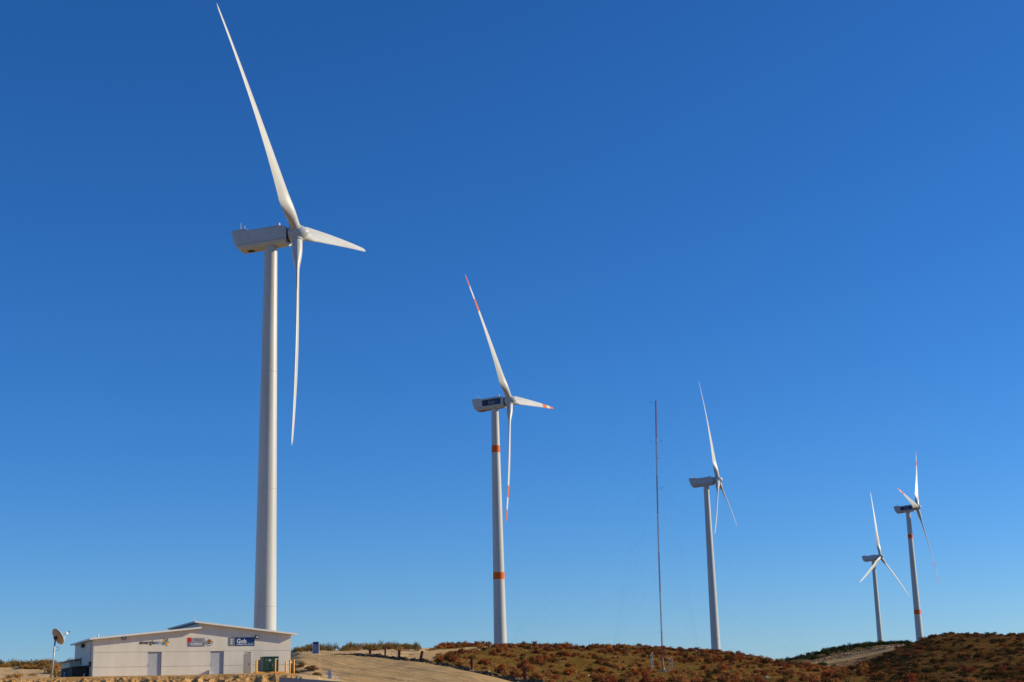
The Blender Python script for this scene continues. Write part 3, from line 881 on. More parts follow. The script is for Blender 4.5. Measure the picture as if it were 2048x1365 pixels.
sg = empty('wall_sign', bworld(12.73, -0.014, 2.77), BR)
tag(sg, 'navy blue wall sign with grey crest reading GobBC', 'sign')
MB().box(0.66, 2.61, 0, 0.013, 0, 0.82).build('blue_plate', M['navy'], sg)
MB().box(0, 0.657, 0, 0.013, 0, 0.82).build('grey_plate', M['grey2'], sg)
cr = MB().prism([(0.14, 0.72), (0.32, 0.76), (0.5, 0.72), (0.52, 0.28), (0.46, 0.16), (0.32, 0.08), (0.18, 0.16), (0.12, 0.28)], -0.005, -0.001).build('crest', M['crest'], sg)
MB().prism([(0.2, 0.64), (0.44, 0.64), (0.44, 0.6), (0.2, 0.6)], -0.009, -0.006).prism([(0.2, 0.44), (0.44, 0.44), (0.44, 0.4), (0.2, 0.4)], -0.009, -0.006).prism([(0.3, 0.6), (0.34, 0.6), (0.34, 0.44), (0.3, 0.44)], -0.009, -0.006).prism([(0.22, 0.3), (0.42, 0.3), (0.32, 0.17)], -0.009, -0.006).build('crest_charges', M['text_white'], cr)
put_text('Gob', 0.58, M['text_white'], sg, 0.84, -0.005, 0.28, 0.96, bold=0.012)
put_text('B', 0.58, M['text_blue2'], sg, 1.84, -0.005, 0.28, 0.30, bold=0.008)
put_text('C', 0.58, M['text_teal'], sg, 2.17, -0.005, 0.28, 0.34, bold=0.008)
put_text('GOBIERNO DEL ESTADO', 0.17, M['text_white'], sg, 0.82, -0.005, 0.09, 1.66, bold=0.003)


# ------------------------------------------------------------------ yard things
def yard_pt(px, Y):
    X, _ = bl_x(px, 1350, Y)
    return bworld(X, Y)


def on_ground(p):
    return Vector((p.x, p.y, gz(p.x, p.y)))


# transformer cabinet
X0, _ = bl_x(340 + 1480 / 7.877, 1330, -2.4); X1, _ = bl_x(340 + 1710 / 7.877, 1330, -2.4)
p = on_ground(bworld((X0 + X1) / 2, -1.7))
tr = empty('transformer_cabinet', p, BR)
tag(tr, 'dark green transformer cabinet beside the building, fenced by yellow bollards', 'cabinet')
W2 = (X1 - X0) / 2
MB().box(-W2 - 0.05, W2 + 0.05, -0.75, 0.75, -0.1, 0.12).build('plinth', M['concrete'], tr)
bdy = MB().box(-W2, W2, -0.7, 0.7, 0.12, 1.62, bev=0.02).build('body', M['green'], tr)
MB().box(-W2 - 0.03, W2 + 0.03, -0.73, 0.73, 1.62, 1.68).build('lid', M['green'], tr)
for i in range(6):
    MB().box(-W2 - 0.24, -W2 - 0.002, -0.62 + i * 0.22, -0.54 + i * 0.22, 0.3, 1.4).build('cooling_fin', M['greenfin'], tr)
MB().box(-0.012, 0.012, -0.712, -0.702, 0.16, 1.58).build('door_gap', M['dark'], bdy)
MB().box(0.06, 0.10, -0.76, -0.702, 0.75, 0.98).build('handle', M['steel'], bdy)
MB().box(-0.28, -0.02, -0.708, -0.703, 1.22, 1.42).build('notice_plate', M['grey1'], bdy)
MB().box(0.42, 0.60, -0.708, -0.703, 1.38, 1.48).build('warning_plate', M['text_white'], bdy)
MB().box(-0.58, -0.44, -0.708, -0.703, 1.28, 1.38).build('round_plate', M['grey2'], bdy)
# yellow bollards and the painted kerb in front
bol = [(1358, -3.2, 1.36, 'yellow steel bollard at the open-door end of the painted kerb'),
       (1657, -3.2, 1.36, 'yellow steel bollard directly in front of the green cabinet'),
       (1820, -0.8, 1.22, 'shorter yellow bollard close to the wall right of the green cabinet'),
       (1887, -3.0, 1.38, 'yellow bollard at the building corner next to the outermost bollard'),
       (1950, -3.0, 1.42, 'outermost yellow bollard past the building corner')]
for zx, Y, hgt, lab in bol:
    p = on_ground(yard_pt(340 + zx / 7.877, Y))
    r = empty('bollard', p)
    tag(r, lab, 'bollard', 'yellow bollards round the transformer')
    MB().lathe([(-0.15, 0.075), (hgt - 0.04, 0.075), (hgt, 0.05)], 14).build('post', M['yellow'], r, auto=0.6)
    MB().lathe([(-0.1, 0.14), (0.03, 0.13)], 14).build('footing', M['concrete'], r, auto=0.6)
xa, _ = bl_x(340 + 1312 / 7.877, 1350, -2.9); xb, _ = bl_x(340 + 1832 / 7.877, 1350, -2.9)
p = on_ground(bworld((xa + xb) / 2, -2.9))
kb = MB().box(-(xb - xa) / 2, (xb - xa) / 2, -0.12, 0.12, -0.25, 0.24, bev=0.03).build('kerb', M['yellow'])
kb.location = p; kb.rotation_euler = (0, 0, BR)
tag(kb, 'long low yellow painted kerb in front of the green cabinet', 'kerb')

# satellite dish on its pole
dp = at(103, 1357, 138.5)
p = on_ground(Vector(dp))
ds = empty('satellite_dish', p)
tag(ds, 'satellite dish seen from behind on a tall steel pole left of the building', 'dish')
PH = at(80 + 215 / 7.877, 1225 + 420 / 7.877, 138.5)[2] - p.z
MB().tube((0, 0, -0.3), (0.16, 0, PH), 0.085, 0.075, 10).build('pole', M['steel'], ds, smooth=True)
MB().path([(0.12, -0.05, PH - 0.75), (0.2, -0.06, PH - 0.72), (0.52, -0.06, PH - 0.75), (0.55, -0.06, PH - 1.0), (0.3, -0.06, PH - 1.05), (0.14, -0.06, PH - 1.3)], 0.014).build('cable', M['dark'], ds)
MB().tube((0.13, -0.09, PH - 1.7), (0.15, -0.09, PH - 0.7), 0.05, 0.05, 8).build('conduit', M['pvc'], ds)
nrm = Vector((0.586, 0.649, 0.486)).normalized()
qd = nrm.to_track_quat('Z', 'Y')
cen = Vector((0.22, 0.08, PH + 0.12))
prof = []
for i in range(9):
    r_ = 0.78 * i / 8
    prof.append((0.20 * (r_ / 0.78) ** 2, max(r_, 0.01)))
dm = MB()
dm.lathe(prof, 36, mi=0, capends=False)
dm.lathe([(t + 0.025, r_) for t, r_ in prof], 36, mi=1, capends=False)
dm.lathe([(0.195, 0.778), (0.19, 0.805), (0.235, 0.805), (0.226, 0.778)], 36, mi=1, capends=False)
do = dm.build('reflector', [M['dishback'], M['dishwhite']], ds, smooth=True)
do.location = cen; do.rotation_euler = qd.to_euler()
mq = qd.to_matrix()
mo = MB().box(-0.14, 0.14, -0.14, 0.14, -0.22, 0.02, bev=0.03).build('mount', M['lamp'], ds)
mo.location = cen; mo.rotation_euler = qd.to_euler()
MB().tube((0.16, 0, PH - 0.05), cen - nrm * 0.1, 0.06, 0.06, 8).build('bracket', M['lamp'], ds)
focus = cen + nrm * 1.05 + Vector((0.1, 0, -0.12))
low = cen + nrm * 0.2 + (mq @ Vector((0, -1, 0))).normalized() * 0.0
dn_ = (Vector((0, 0, -1)) - nrm * Vector((0, 0, -1)).dot(nrm)).normalized()
MB().tube(cen + nrm * 0.2 + dn_ * 0.82, focus, 0.03, 0.03, 6).build('feed_arm', M['pvc'], ds)
sd_ = nrm.cross(dn_)
MB().tube(cen + nrm * 0.2 + sd_ * 0.82, focus, 0.010, 0.010, 5).tube(cen + nrm * 0.2 - sd_ * 0.82, focus, 0.010, 0.010, 5).build('stay', M['lamp'], ds)
MB().tube(focus - nrm * 0.22, focus + nrm * 0.1, 0.09, 0.12, 10).build('feed_horn', M['pvc'], ds, auto=0.6)
MB().tube(focus + nrm * 0.1, focus + nrm * 0.34, 0.06, 0.06, 8).build('receiver', M['lamp'], ds, auto=0.6)

# black enclosure by the end wall and two white standpipes
p = on_ground(bworld(-0.9, 5.4))
en = empty('generator_enclosure', p, BR)
tag(en, 'low black fenced enclosure in the shade of the end wall', 'enclosure')
MB().box(-0.7, 0.75, -3.4, 3.4, -0.2, 1.02).build('screen', M['charcoal'], en)
MB().prism([(-0.85, 1.03), (0.82, 1.14), (0.82, 1.08), (-0.85, 0.98)], -3.6, 3.6).build('cover', M['lamp'], en)
for i in range(5):
    MB().box(-0.76, -0.70, -3.4 + i * 1.66, -3.3 + i * 1.66, -0.2, 1.0).build('post', M['lamp'], en)
for (lx, ly, hh, lab) in ((-1.75, 5.6, 0.62, 'taller white standpipe in front of the black enclosure'), (-0.55, 1.4, 0.36, 'short white standpipe near the building corner')):
    p = on_ground(bworld(lx, ly))
    o = MB().lathe([(-0.2, 0.05), (hh - 0.06, 0.05), (hh - 0.05, 0.07), (hh, 0.07)], 10).build('standpipe', M['pvc'], auto=0.6)
    o.location = p
    tag(o, lab, 'pipe')

# concrete wall below the yard, pedestal box, info board
pa, pb = at(559, 1355, 132.5), at(740, 1368.5, 131.0)
cw = MB()
d_ = Vector((pb[0] - pa[0], pb[1] - pa[1], 0)); ln = d_.length; ang = math.atan2(d_.y, d_.x)
cw.prism([(0, -3.2), (ln, -3.2), (ln, pb[2] - pa[2]), (0, 0)], 0, 0.35)
cwo = cw.build('retaining_wall', M['concrete'])
cwo.location = pa; cwo.rotation_euler = (0, 0, ang)
tag(cwo, 'grey concrete wall with sloping top below the gravel road', 'wall')
cap = MB().prism([(-0.03, -0.06), (ln + 0.03, pb[2] - pa[2] - 0.06), (ln + 0.03, pb[2] - pa[2] + 0.02), (-0.03, 0.02)], -0.04, 0.39).build('coping', M['concrete'], cwo)

p = ground_pt(660, 140)
pe = empty('pedestal_box', p)
tag(pe, 'small grey utility pedestal box with white conduit beside the gravel road', 'utility box')
hp = at(660, 1347.5, 140)[2] - p.z
hp = max(0.7, min(1.2, hp))
MB().box(-0.19, 0.19, -0.14, 0.14, -0.2, hp, bev=0.02).build('cabinet', M['steel'], pe)
MB().prism([(-0.22, hp), (0.22, hp), (0.22, hp + 0.05), (-0.22, hp + 0.03)], -0.18, 0.18).build('cap', M['steel'], pe)
MB().box(-0.14, 0.14, -0.148, -0.141, 0.3, hp - 0.12).build('door', M['grey1'], pe)
pts = [Vector((0.2, -0.05, 0.3)), Vector((0.35, -0.08, 0.34)), Vector((0.55, -0.15, 0.24)), Vector((0.75, -0.3, 0.02)), Vector((0.95, -0.4, -0.15))]
MB().path(pts, 0.035, 8).build('conduit', M['pvc'], pe)

p = ground_pt(631.5, 226)
ib = empty('information_board', p, math.radians(-8))
tag(ib, 'blue information board with grey text on two posts at the road edge', 'sign board')
sc_ = 226 / FPX
w_ = 11.5 * sc_ / 2
zt = at(631.5, 1284, 226)[2] - p.z; zb = at(631.5, 1307.5, 226)[2] - p.z
for s_ in (-1, 1):
    MB().box(s_ * (w_ + 0.03) - 0.045, s_ * (w_ + 0.03) + 0.045, -0.04, 0.04, -0.3, zt - 0.4).build('post', M['pvc'], ib)
pn = MB().box(-w_, w_, -0.06, -0.042, zb, zt).build('panel', M['board'], ib)
MB().box(-w_ * 0.45, w_ - 0.02, -0.066, -0.061, zt - 0.36, zt - 0.03).build('header', M['board_dark'], pn)
ln_ = MB()
rr = random.Random(3)
for i in range(9):
    z_ = zt - 0.5 - i * (zt - zb - 0.65) / 9
    ln_.box(-w_ + 0.06, -w_ + 0.06 + (2 * w_ - 0.14) * rr.uniform(0.6, 1.0), -0.065, -0.061, z_ - 0.05, z_)
ln_.build('text_lines', M['grey1'], pn)

# rusty marker posts along the berm
posts = [(740, 222, 12, 5.0, 2, 'short wide rust-red marker post, farthest up the road berm'),
         (770.5, 215, 16, 3.4, 0, 'thin rust-red marker post on the road berm'),
         (798, 209, 14, 5.2, 3, 'rust-red marker post beside the mouth of the sandy track'),
         (840.5, 199, 19, 5.4, 13, 'rust-red marker post leaning over at the berm'),
         (943, 183, 21, 4.6, 1, 'brown marker post half hidden among russet shrubs'),
         (1048.5, 171, 22, 6.2, 1, 'dark brown marker post at the low end of the berm')]
for (px, D, hpx, wpx, lean, lab) in posts:
    p = ground_pt(px, D + 1.6)
    k = D / FPX
    r = MB()
    w2 = wpx * k / 2; hh = hpx * k + 0.1
    r.box(-w2, w2, -0.05, 0.05, -0.3, hh, bev=0.012)
    o = r.build('marker_post', M['rust'])
    o.location = p; o.rotation_euler = (0, math.radians(lean), math.radians(-6))
    tag(o, lab, 'post', 'rusty marker posts along the road')

# lumpy berm on the outer edge of the gravel road
cl = []
for (x0, d0), (x1, d1) in zip(edge[:-1], edge[1:]):
    for k in range(14):
        t = k / 14
        cl.append(ground_pt(x0 + (x1 - x0) * t, d0 + (d1 - d0) * t))
bm_ = MB()
nb = 7
for i, c in enumerate(cl):
    t = (cl[min(i + 1, len(cl) - 1)] - cl[max(i - 1, 0)]); t.z = 0; t.normalize()
    nrm2 = Vector((-t.y, t.x, 0))
    hgt = 0.42 + random.uniform(-0.1, 0.12) + 0.12 * math.sin(i * 0.35)
    if i < 25: hgt *= 0.35 + 0.65 * i / 25
    for k in range(nb):
        u = k / (nb - 1) * 2 - 1
        w = 0.75
        q_ = c + nrm2 * (u * w) + t * random.uniform(-0.12, 0.12)
        zz = gz(q_.x, q_.y) - 0.08 + hgt * (1 - abs(u) ** 1.6) * random.uniform(0.72, 1.15)
        bm_.v.append((q_.x, q_.y, zz))
for i in range(len(cl) - 1):
    for k in range(nb - 1):
        bm_.f.append((i * nb + k, i * nb + k + 1, (i + 1) * nb + k + 1, (i + 1) * nb + k)); bm_.m.append(0)
bo = bm_.build('road_berm', M['berm'])
tag(bo, 'low earth berm painted dark for shade along the outer edge of the gravel road', 'berm', kind='structure')

# ------------------------------------------------------------------ met mast
mp = ground_pt(1325.5, 289)
top = at(1311.5, 801, 289)
mast = empty('met_mast', mp)
tag(mast, 'very thin red and white lattice mast held by guy wires', 'mast')
tv = Vector(top) - mp
MH = tv.length
NB = 7
tri = [Vector((0.12 * math.cos(a), 0.12 * math.sin(a), 0)) for a in (0.4, 0.4 + 2.094, 0.4 + 4.189)]


def mpt(t):
    b_ = math.sin(math.pi * t) * 0.22
    return tv * t + Vector((-b_, 0, 0))


for s_ in range(NB):
    t0, t1 = s_ / NB, (s_ + 1) / NB
    m_ = MB()
    st_ = 14
    for c in tri: m_.tube(mpt(t0) + c, mpt(t1) + c, 0.04, 0.04, 5)
    for k in range(st_):
        u0 = t0 + (t1 - t0) * k / st_; u1 = t0 + (t1 - t0) * (k + 1) / st_
        for a_ in range(3):
            m_.tube(mpt(u0) + tri[a_], mpt(u1) + tri[(a_ + 1) % 3], 0.014, 0.014, 4)
    m_.build('lattice_section', M['mastred'] if s_ % 2 == 0 else M['mastwhite'], mast)
for (y, dxs) in ((806, (-1.2,)), (888, (-1.05, 1.1)), (983, (1.15,)), (922, (0.25,))):
    t = (1341 - y) / (1341 - 801.0)
    for dx in dxs:
        c = mpt(t)
        bm2 = MB().tube(c, c + Vector((dx, 0.05, 0.06)), 0.014, 0.014, 5).build('sensor_boom', M['wire'], mast)
        e_ = c + Vector((dx, 0.05, 0.06))
        MB().tube(e_, e_ + Vector((0, 0, 0.22)), 0.02, 0.02, 5).tube(e_ + Vector((-0.12, 0, 0.22)), e_ + Vector((0.12, 0, 0.22)), 0.035, 0.035, 5).build('anemometer', M['lamp'], bm2)
MB().tube(mpt(1.0), mpt(1.0) + Vector((0, 0, 0.6)), 0.02, 0.015, 5).build('lightning_rod', M['wire'], mast)
anc = [(1012, 300), (1648, 318), (1225, 352), (1402, 352)]
for (ax_, ad) in anc:
    g = ground_pt(ax_, ad) - mp
    for t in (0.14, 0.36, 0.52, 0.68, 0.84, 0.97):
        MB().tube(mpt(t), g, 0.0055, 0.0055, 4, cap=False).build('guy_wire', M['wire'], mast)
MB().box(-0.6, 0.6, -0.6, 0.6, -0.5, 0.12).build('footing', M['concrete'], mast)

# wire fence panels beside the mast and white A-frame stand
for (pxs, lab) in (((1302, 289, 1306.8, 303, 30), 'wire mesh fence panel on steel posts left of the red mast foot'), ((1337.6, 288, 1344.6, 300, 25), 'open two-post fence panel right of the red mast foot')):
    g0, g1 = ground_pt(pxs[0], pxs[1]), ground_pt(pxs[2], pxs[3])
    fo = empty('fence_panel', g0)
    tag(fo, lab, 'fence')
    e1 = g1 - g0
    hh = pxs[4] * 289 / FPX
    for c in (Vector((0, 0, 0)), e1):
        MB().tube(c - Vector((0, 0, 0.4)), c + Vector((0, 0, hh)), 0.045, 0.045, 6).build('post', M['fence'], fo)
    for fz in (0.08, 0.55, 0.97):
        MB().tube(Vector((0, 0, hh * fz)), e1 + Vector((0, 0, hh * fz)), 0.028, 0.028, 5).build('rail', M['fence'], fo)
    mw = MB()
    nw = 22 if pxs[4] == 30 else 6
    for i in range(1, nw):
        t = i / nw
        mw.tube(e1 * t + Vector((0, 0, hh * 0.06)), e1 * t + Vector((0, 0, hh * 0.97)), 0.008, 0.008, 3, cap=False)
    mw.build('mesh', M['fence'], fo)
g0 = ground_pt(1327.6, 287.5)
st = empty('equipment_stand', g0)
tag(st, 'small white A-frame equipment stand at the foot of the red mast', 'stand')
for (x0, y0) in ((-0.22, -0.2), (0.34, -0.2), (0.06, 0.35)):
    MB().tube((x0, y0, -0.2), (0.04, 0, 0.85), 0.045, 0.04, 6).build('leg', M['pvc'], st)
MB().box(-0.24, 0.34, -0.18, 0.18, 0.12, 0.34, bev=0.02).build('box', M['grey1'], st)
MB().tube((0.0, 0, 0.8), (-0.12, 0, 2.7), 0.035, 0.035, 6).build('pole', M['pvc'], st)


# ------------------------------------------------------------------ vegetation prototypes
def leaf(mb, c, size, rnd, mi=0, elong=1.6, upbias=0.0):
    d = Vector((rnd.gauss(0, 1), rnd.gauss(0, 1), rnd.gauss(0, 1) + upbias))
    if d.length < 1e-3: d = Vector((0, 0, 1))
    d.normalize()
    s = d.orthogonal().normalized()
    s.rotate(Matrix.Rotation(rnd.uniform(0, 6.28), 3, d))
    a = c + d * size * elong; b = c - d * size * elong * 0.6
    mb.add([b, c + s * size * 0.55, a, c - s * size * 0.55], [(0, 1, 2, 3)], mi)


def shrub_mesh(name, mats, seed, n=150, dome=0.75, leafs=0.075, spiky=0.5):
    """unit shrub: about 1 m across, `dome` m tall; fine twigs fanning from the base, leaf tufts on them"""
    rnd = random.Random(seed)
    mb = MB()
    lob = [(rnd.uniform(0, 6.28), rnd.uniform(0.1, 0.34), rnd.uniform(0.75, 1.1)) for _ in range(5)]
    for i in range(n):
        a, r0, hs = lob[rnd.randrange(5)]
        bx_, by_ = r0 * math.cos(a), r0 * math.sin(a)
        th = rnd.uniform(0, 6.28); el = math.acos(rnd.uniform(0.0, 1.0))
        rr = 0.30 * rnd.uniform(0.6, 1.05) ** 0.5
        x = bx_ + rr * math.sin(el) * math.cos(th) * 1.1
        y = by_ + rr * math.sin(el) * math.sin(th) * 1.1
        z = 0.10 + (dome * hs - 0.12) * (0.25 + 0.75 * math.cos(el)) * rnd.uniform(0.55, 1.0)
        leaf(mb, Vector((x, y, z)), leafs * rnd.uniform(0.6, 1.3), rnd, 0, 1.5, spiky)
    for i in range(26):
        th = rnd.uniform(0, 6.28); rr = rnd.uniform(0.1, 0.5)
        tip = Vector((rr * math.cos(th), rr * math.sin(th), dome * rnd.uniform(0.75, 1.22) * (1 - rr * 0.55)))
        s = Vector((-math.sin(th), math.cos(th), 0)) * 0.014
        b0 = Vector((tip.x * 0.25, tip.y * 0.25, -0.05))
        mb.add([b0 - s, b0 + s, tip], [(0, 1, 2)], 1)
        for k in range(2):
            leaf(mb, tip - Vector((0, 0, 0.05 + 0.07 * k)), 0.035, rnd, 0, 2.2, 1.5)
    return mb.mesh(name, mats)


def stuff_base(b):
    return b


RUSTM = [shrub_mesh('russet_shrub', [RUST[k % 5], TWIG], 100 + k, 250, [0.72, 0.62, 0.85, 0.55, 0.75, 0.66, 0.9, 0.6, 0.7, 0.8][k], 0.08) for k in range(10)]
SHADEM = [shrub_mesh('shade_toned_shrub', [SHADEB[k % 2], TWIG], 150 + k, 170, [0.6, 0.7, 0.55, 0.65][k], 0.075) for k in range(4)]
LOWM = [shrub_mesh('low', [RUST[k % 5], TWIG], 200 + k, 95, 0.7, 0.105) for k in range(5)]
OLIVEM = [shrub_mesh('dry_shrub', [OLIVE[k % 3], TWIG], 300 + k, 170, [0.85, 0.7, 0.95, 0.75, 1.0, 0.8][k], 0.07, 0.9) for k in range(6)]
GREENM = [shrub_mesh('green_bush', [DGREEN[k % 3], TWIG], 400 + k, 260, [0.8, 0.7, 0.85, 0.75, 0.65, 0.8][k], 0.065, 0.1) for k in range(6)]


def place(me, name, p, s, sz, rz, label, cat, group):
    o = bpy.data.objects.new(name, me)
    COL.objects.link(o)
    o.location = (p[0], p[1], p[2] - 0.06 * s)
    o.scale = (s, s, sz)
    o.rotation_euler = (0, 0, rz)
    return tag(o, label, cat, group)


def uv_of(p):
    return project(np.array(p))


# scatter russet shrubs over the hillside and the shade-darkened hill
cand = []
tries = 0
rnd = random.Random(5)
while tries < 14000 and len(cand) < 2600:
    tries += 1
    px = rnd.uniform(858, 2120)
    D = math.sqrt(rnd.uniform(150 ** 2, 415 ** 2))
    p = ground_pt(px, D)
    if zone_at(p.x, p.y) not in (2, 7): continue
    cl_ = vnoise(np.array([p.x]), np.array([p.y]), 9.0, 77)[0] + 0.5
    crest = D > 330
    if rnd.random() > ((0.25 + 0.9 * cl_) if px > 1735 else (0.05 + 0.62 * cl_ + (0.6 if crest else 0))): continue
    if abs(px - 1325) < 24 and 280 < D < 293: continue
    if min(math.hypot(p.x - c.x, p.y - c.y) for c in cl) < 1.3: continue
    s = rnd.choice([0.7, 0.8, 0.95, 1.1, 1.2, 1.35, 1.55, 1.8]) * (1.12 if crest and px < 1735 else 1.0)
    cand.append((s / D, p, s, px, D))
cand.sort(key=lambda c: -c[0])
vis = []
rest = []
for c in cand:
    u, v_ = uv_of(c[1])
    (vis if (len(vis) < 300 and -10 < u < 2058 and v_ < 1372) else rest).append(c)
TINT = ['rust orange', 'dark russet', 'pale tan', 'maroon', 'umber brown', 'shade-painted brown']
for k, (w, p, s, px, D) in enumerate(vis):
    dark = px > 1735
    mi = rnd.choice([3, 4, 8, 9, 4, 9]) if dark and rnd.random() < 0.85 else rnd.randrange(10)
    ti = mi % 5
    me_ = RUSTM[mi]
    if rnd.random() < (0.6 if dark else 0.12): ti = 5; me_ = SHADEM[rnd.randrange(4)]
    if dark: where = 'on the shade-toned hill by the ridge'
    elif min(math.hypot(p.x - c.x, p.y - c.y) for c in cl) < 9: where = 'just behind the berm of the gravel road'
    elif abs(px - 1325) < 75: where = 'on the slope around the red mast foot'
    elif px < 1110 : where = 'on the slope below the banner turbine'
    elif px < 1325 : where = 'on the slope between banner turbine and mast'
    else: where = 'on the slope between mast and far ridge'
    big = 'large' if s >= 1.3 else ('small' if s < 0.85 else 'rounded')
    place(me_, 'russet_shrub', p, s, s * rnd.uniform(0.75, 1.1) * (0.72 if dark else 1.0), rnd.uniform(0, 6.28), '%s %s dry shrub %s' % (big, TINT[ti], where), 'shrub', '%s %s shrubs %s' % (big, TINT[ti], where))


def join_stuff(name, items, mats, label, cat):
    """items: (mesh, loc, scale, rz, material offset) merged into one object"""
    V, Fc, MI = [], [], []
    off = 0
    for me, p, s, sz, rz, mo_ in items:
        n = len(me.vertices)
        co = np.empty(n * 3, np.float32); me.vertices.foreach_get('co', co); co = co.reshape(-1, 3)
        c_, s_ = math.cos(rz), math.sin(rz)
        x = (co[:, 0] * c_ - co[:, 1] * s_) * s + p[0]; y = (co[:, 0] * s_ + co[:, 1] * c_) * s + p[1]; z = co[:, 2] * sz + p[2]
        V.append(np.stack([x, y, z], -1))
        for poly in me.polygons:
            Fc.append([off + i for i in poly.vertices]); MI.append(mo_ if poly.material_index == 0 else len(mats) - 1)
        off += n
    me = bpy.data.meshes.new(name)
    me.from_pydata(np.concatenate(V).tolist(), [], Fc)
    for m_ in mats: me.materials.append(m_)
    me.polygons.foreach_set('material_index', MI)
    me.update()
    o = link(name, me)
    return tag(o, label, cat, kind='stuff')


items = []
for (w, p, s, px, D) in rest:
    k = rnd.choice([3, 3, 4, 4, 1]) if px > 1735 else rnd.randrange(5)
    mo_ = 5 + rnd.randrange(2) if rnd.random() < (0.6 if px > 1735 else 0.12) else k % 5
    items.append((LOWM[k], (p.x, p.y, p.z - 0.06 * s), s, s * rnd.uniform(0.75, 1.1) * (0.7 if px > 1735 else 1.0), rnd.uniform(0, 6.28), mo_))
join_stuff('scrub', items, RUST + SHADEB + [TWIG], 'mass of small russet and shade-darkened scrub covering the brown hillsides', 'scrub')

# dry grass between the shrubs
gm = []
for k in range(4):
    mb = MB(); r2 = random.Random(900 + k)
    for i in range(9):
        th = r2.uniform(0, 6.28); b0 = Vector((r2.uniform(-0.16, 0.16), r2.uniform(-0.16, 0.16), -0.04))
        tip = b0 + Vector((math.cos(th) * 0.10, math.sin(th) * 0.10, r2.uniform(0.12, 0.30)))
        s = Vector((-math.sin(th), math.cos(th), 0)) * 0.025
        mb.add([b0 - s, b0 + s, tip], [(0, 1, 2)], 0)
    gm.append(mb.mesh('tuft', [GRASS[0]]))
items = []
for _ in range(20000):
    px = rnd.uniform(850, 2110); D = math.sqrt(rnd.uniform(150 ** 2, 410 ** 2))
    p = ground_pt(px, D)
    if zone_at(p.x, p.y) not in (2, 7): continue
    if vnoise(np.array([p.x]), np.array([p.y]), 6.0, 78)[0] < -0.2: continue
    items.append((gm[rnd.randrange(4)], (p.x, p.y, p.z), rnd.uniform(0.7, 1.6), rnd.uniform(0.6, 1.5), rnd.uniform(0, 6.28), 0 if rnd.random() < 0.75 else 1))
join_stuff('dry_grass', items, GRASS + [GRASS[0]], 'thin olive and straw coloured grass between the shrubs', 'grass')

OT = ['olive brown', 'straw coloured', 'dull brown']
# skyline shrubs behind the gravel road and behind the yard
for _ in range(400):
    px = rnd.uniform(584, 865); D = rnd.choice([rnd.uniform(252, 276), rnd.uniform(276, 296)])
    if _ % 2 == 0: continue
    p = ground_pt(px, D)
    if zone_at(p.x, p.y) != 0: continue
    if D < 276 and (vnoise(np.array([p.x]), np.array([p.y]), 7.0, 79)[0] < 0.05 or rnd.random() < 0.4): continue
    if D >= 276 and px < 690 and rnd.random() < 0.6: continue
    s = rnd.uniform(1.1, 2.3)
    mi = rnd.choice([0, 2, 3, 5, 0, 2, 1])
    lb = '%s %s shrub on the pale rise behind the %s' % ('tall' if s > 1.4 else 'low', OT[mi % 3], 'information board' if px < 660 else ('rust-red marker posts' if px < 805 else 'sandy track'))
    place(OLIVEM[mi], 'dry_shrub', p, s, s * rnd.uniform(0.65, 0.95), rnd.uniform(0, 6.28), lb, 'shrub', lb.replace('shrub', 'shrubs'))
for _ in range(150):
    px = rnd.uniform(-60, 158); D = rnd.choice([rnd.uniform(183, 196), rnd.uniform(164, 178), rnd.uniform(183, 196)])
    p = ground_pt(px, D)
    if D < 180 and rnd.random() < 0.55: continue
    if rnd.random() < 0.35: continue
    s = rnd.uniform(0.9, 2.1)
    mi = rnd.choice([1, 4, 0, 3, 1, 2])
    lb = '%s %s shrub %s behind the satellite dish' % ('tall' if s > 1.5 else 'low', OT[mi % 3], 'on top of the bank' if D > 180 else 'on the foot of the bank')
    place(OLIVEM[mi], 'dry_shrub', p, s, s * rnd.uniform(0.55, 0.85), rnd.uniform(0, 6.28), lb, 'shrub', lb.replace('shrub', 'shrubs'))
# gully brush beside the building corner
for _ in range(34):
    p = ground_pt(rnd.uniform(585, 638), rnd.uniform(165, 176))
    s = rnd.uniform(0.6, 1.3)
    place(RUSTM[rnd.choice([4, 9])] if rnd.random() < 0.5 else OLIVEM[rnd.choice([2, 5])], 'dry_shrub', p, s, s * 0.55, rnd.uniform(0, 6.28), 'small brush in the gully just past the building corner', 'shrub', 'brush in the gully')

# dark green bushes on the far ridge
for _ in range(300):
    px = rnd.uniform(1562, 1835)
    D = rnd.choice([rnd.uniform(532, 590), rnd.uniform(555, 590), rnd.uniform(455, 500)])
    if px < 1625 and D < 520 and rnd.random() < 0.5: continue
    p = ground_pt(px, D)
    if zone_at(p.x, p.y) not in (3, 8): continue
    if D < 510 and px > 1650 and rnd.random() < 0.75: continue
    if rnd.random() < 0.25: continue
    s = rnd.uniform(1.6, 3.4)
    mi = rnd.randrange(6)
    lb = '%s %s bush on the far ridge %s the dirt track' % ('large' if s > 2.5 else 'small', ['dark green', 'blackish green', 'olive green'][mi % 3], 'above' if D > 515 else 'below')
    place(GREENM[mi], 'green_bush', p, s, s * rnd.uniform(0.6, 0.9), rnd.uniform(0, 6.28), lb, 'bush', lb.replace('bush', 'bushes'))

# ------------------------------------------------------------------ rocks
import bmesh


def rock_mesh(name, seed, m_):
    bm = bmesh.new()
    bmesh.ops.create_icosphere(bm, subdivisions=1, radius=0.5)
    r2 = random.Random(seed)
    for v in bm.verts:
        v.co *= r2.uniform(0.7, 1.2)
        v.co.z *= 0.7
    me = bpy.data.meshes.new(name)
    bm.to_mesh(me); bm.free()
    me.materials.append(m_)
    return me


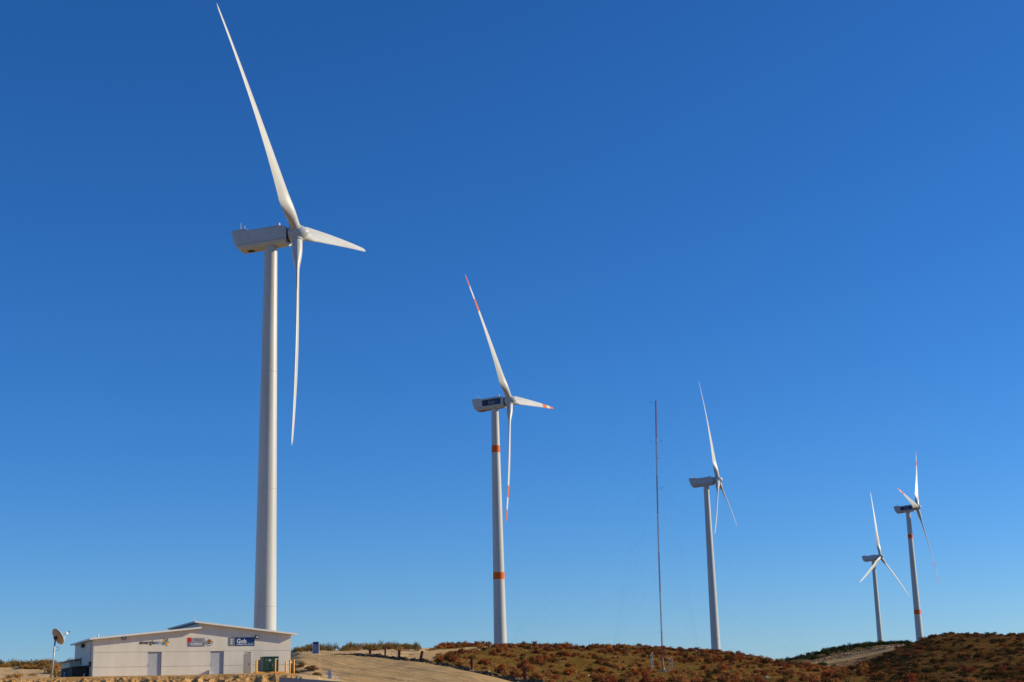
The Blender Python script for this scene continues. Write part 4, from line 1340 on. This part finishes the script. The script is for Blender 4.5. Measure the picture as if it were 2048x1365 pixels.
ROCKM = [rock_mesh('rock', 50 + k, M['rock'] if k % 2 else M['rock2']) for k in range(6)]
for _ in range(46):
    px = rnd.uniform(900, 1620); D = rnd.uniform(190, 395)
    p = ground_pt(px, D)
    if zone_at(p.x, p.y) not in (2, 7): continue
    s = rnd.choice([0.35, 0.4, 0.5, 0.6, 0.9])
    o = place(ROCKM[rnd.choice([1, 3, 5])], 'rock', p, s * rnd.uniform(1.0, 1.7), s, rnd.uniform(0, 6.28), 'pale boulder lying among the russet shrubs', 'rock', 'pale boulders on the scrub hillside')
for _ in range(110):
    px = rnd.uniform(1630, 1805)
    D = rnd.choice([rnd.uniform(488, 508), rnd.uniform(523, 533)])
    p = ground_pt(px, D)
    s = rnd.uniform(0.5, 1.25)
    place(ROCKM[rnd.randrange(6)], 'rock', p, s, s, rnd.uniform(0, 6.28), 'broken stone on the embankment of the far dirt track', 'rock', 'stones along the ridge track')
items = []
for _ in range(900):
    px = rnd.uniform(1600, 1820); D = rnd.choice([rnd.uniform(478, 509), rnd.uniform(522, 540)])
    p = ground_pt(px, D); s = rnd.uniform(0.2, 0.55)
    items.append((ROCKM[rnd.randrange(6)], tuple(p), s, s, rnd.uniform(0, 6), rnd.randrange(2)))
for _ in range(900):
    px = rnd.uniform(900, 2080); D = rnd.uniform(165, 400)
    p = ground_pt(px, D); s = rnd.uniform(0.1, 0.28)
    if zone_at(p.x, p.y) not in (2, 7): continue
    items.append((ROCKM[rnd.randrange(6)], tuple(p), s, s, rnd.uniform(0, 6), rnd.randrange(2)))
for _ in range(500):
    i = rnd.randrange(len(cl)); c = cl[i]
    x, y = c.x + rnd.uniform(-1.2, 1.2), c.y + rnd.uniform(0.0, 1.6)
    s = rnd.uniform(0.08, 0.26)
    items.append((ROCKM[rnd.randrange(6)], (x, y, gz(x, y) + 0.1), s, s, rnd.uniform(0, 6), rnd.randrange(2)))
for _ in range(1500):
    px = rnd.uniform(585, 1000); D = rnd.uniform(140, 260)
    p = ground_pt(px, D); s = rnd.uniform(0.05, 0.16)
    if zone_at(p.x, p.y) == 0: s *= 1.6
    elif rnd.random() < 0.4: continue
    items.append((ROCKM[rnd.randrange(6)], tuple(p), s, s, rnd.uniform(0, 6), rnd.randrange(2)))
join_stuff('rubble', items, [M['rock'], M['rock2'], M['rock']], 'scattered small stones on the slopes and along the berm', 'stones')
items = []
for _ in range(900):
    px = rnd.uniform(-120, 580); D = rnd.uniform(133.0, 136.2)
    p = ground_pt(px, D); s = rnd.uniform(0.06, 0.22) * rnd.uniform(0.5, 1)
    items.append((ROCKM[rnd.randrange(6)], (p.x, p.y, p.z + 0.02), s, s * 0.9, rnd.uniform(0, 6), 0))
join_stuff('earth_clods', items, [M['bank'], M['bank']], 'loose earth clods along the crumbling bank edge', 'clods')
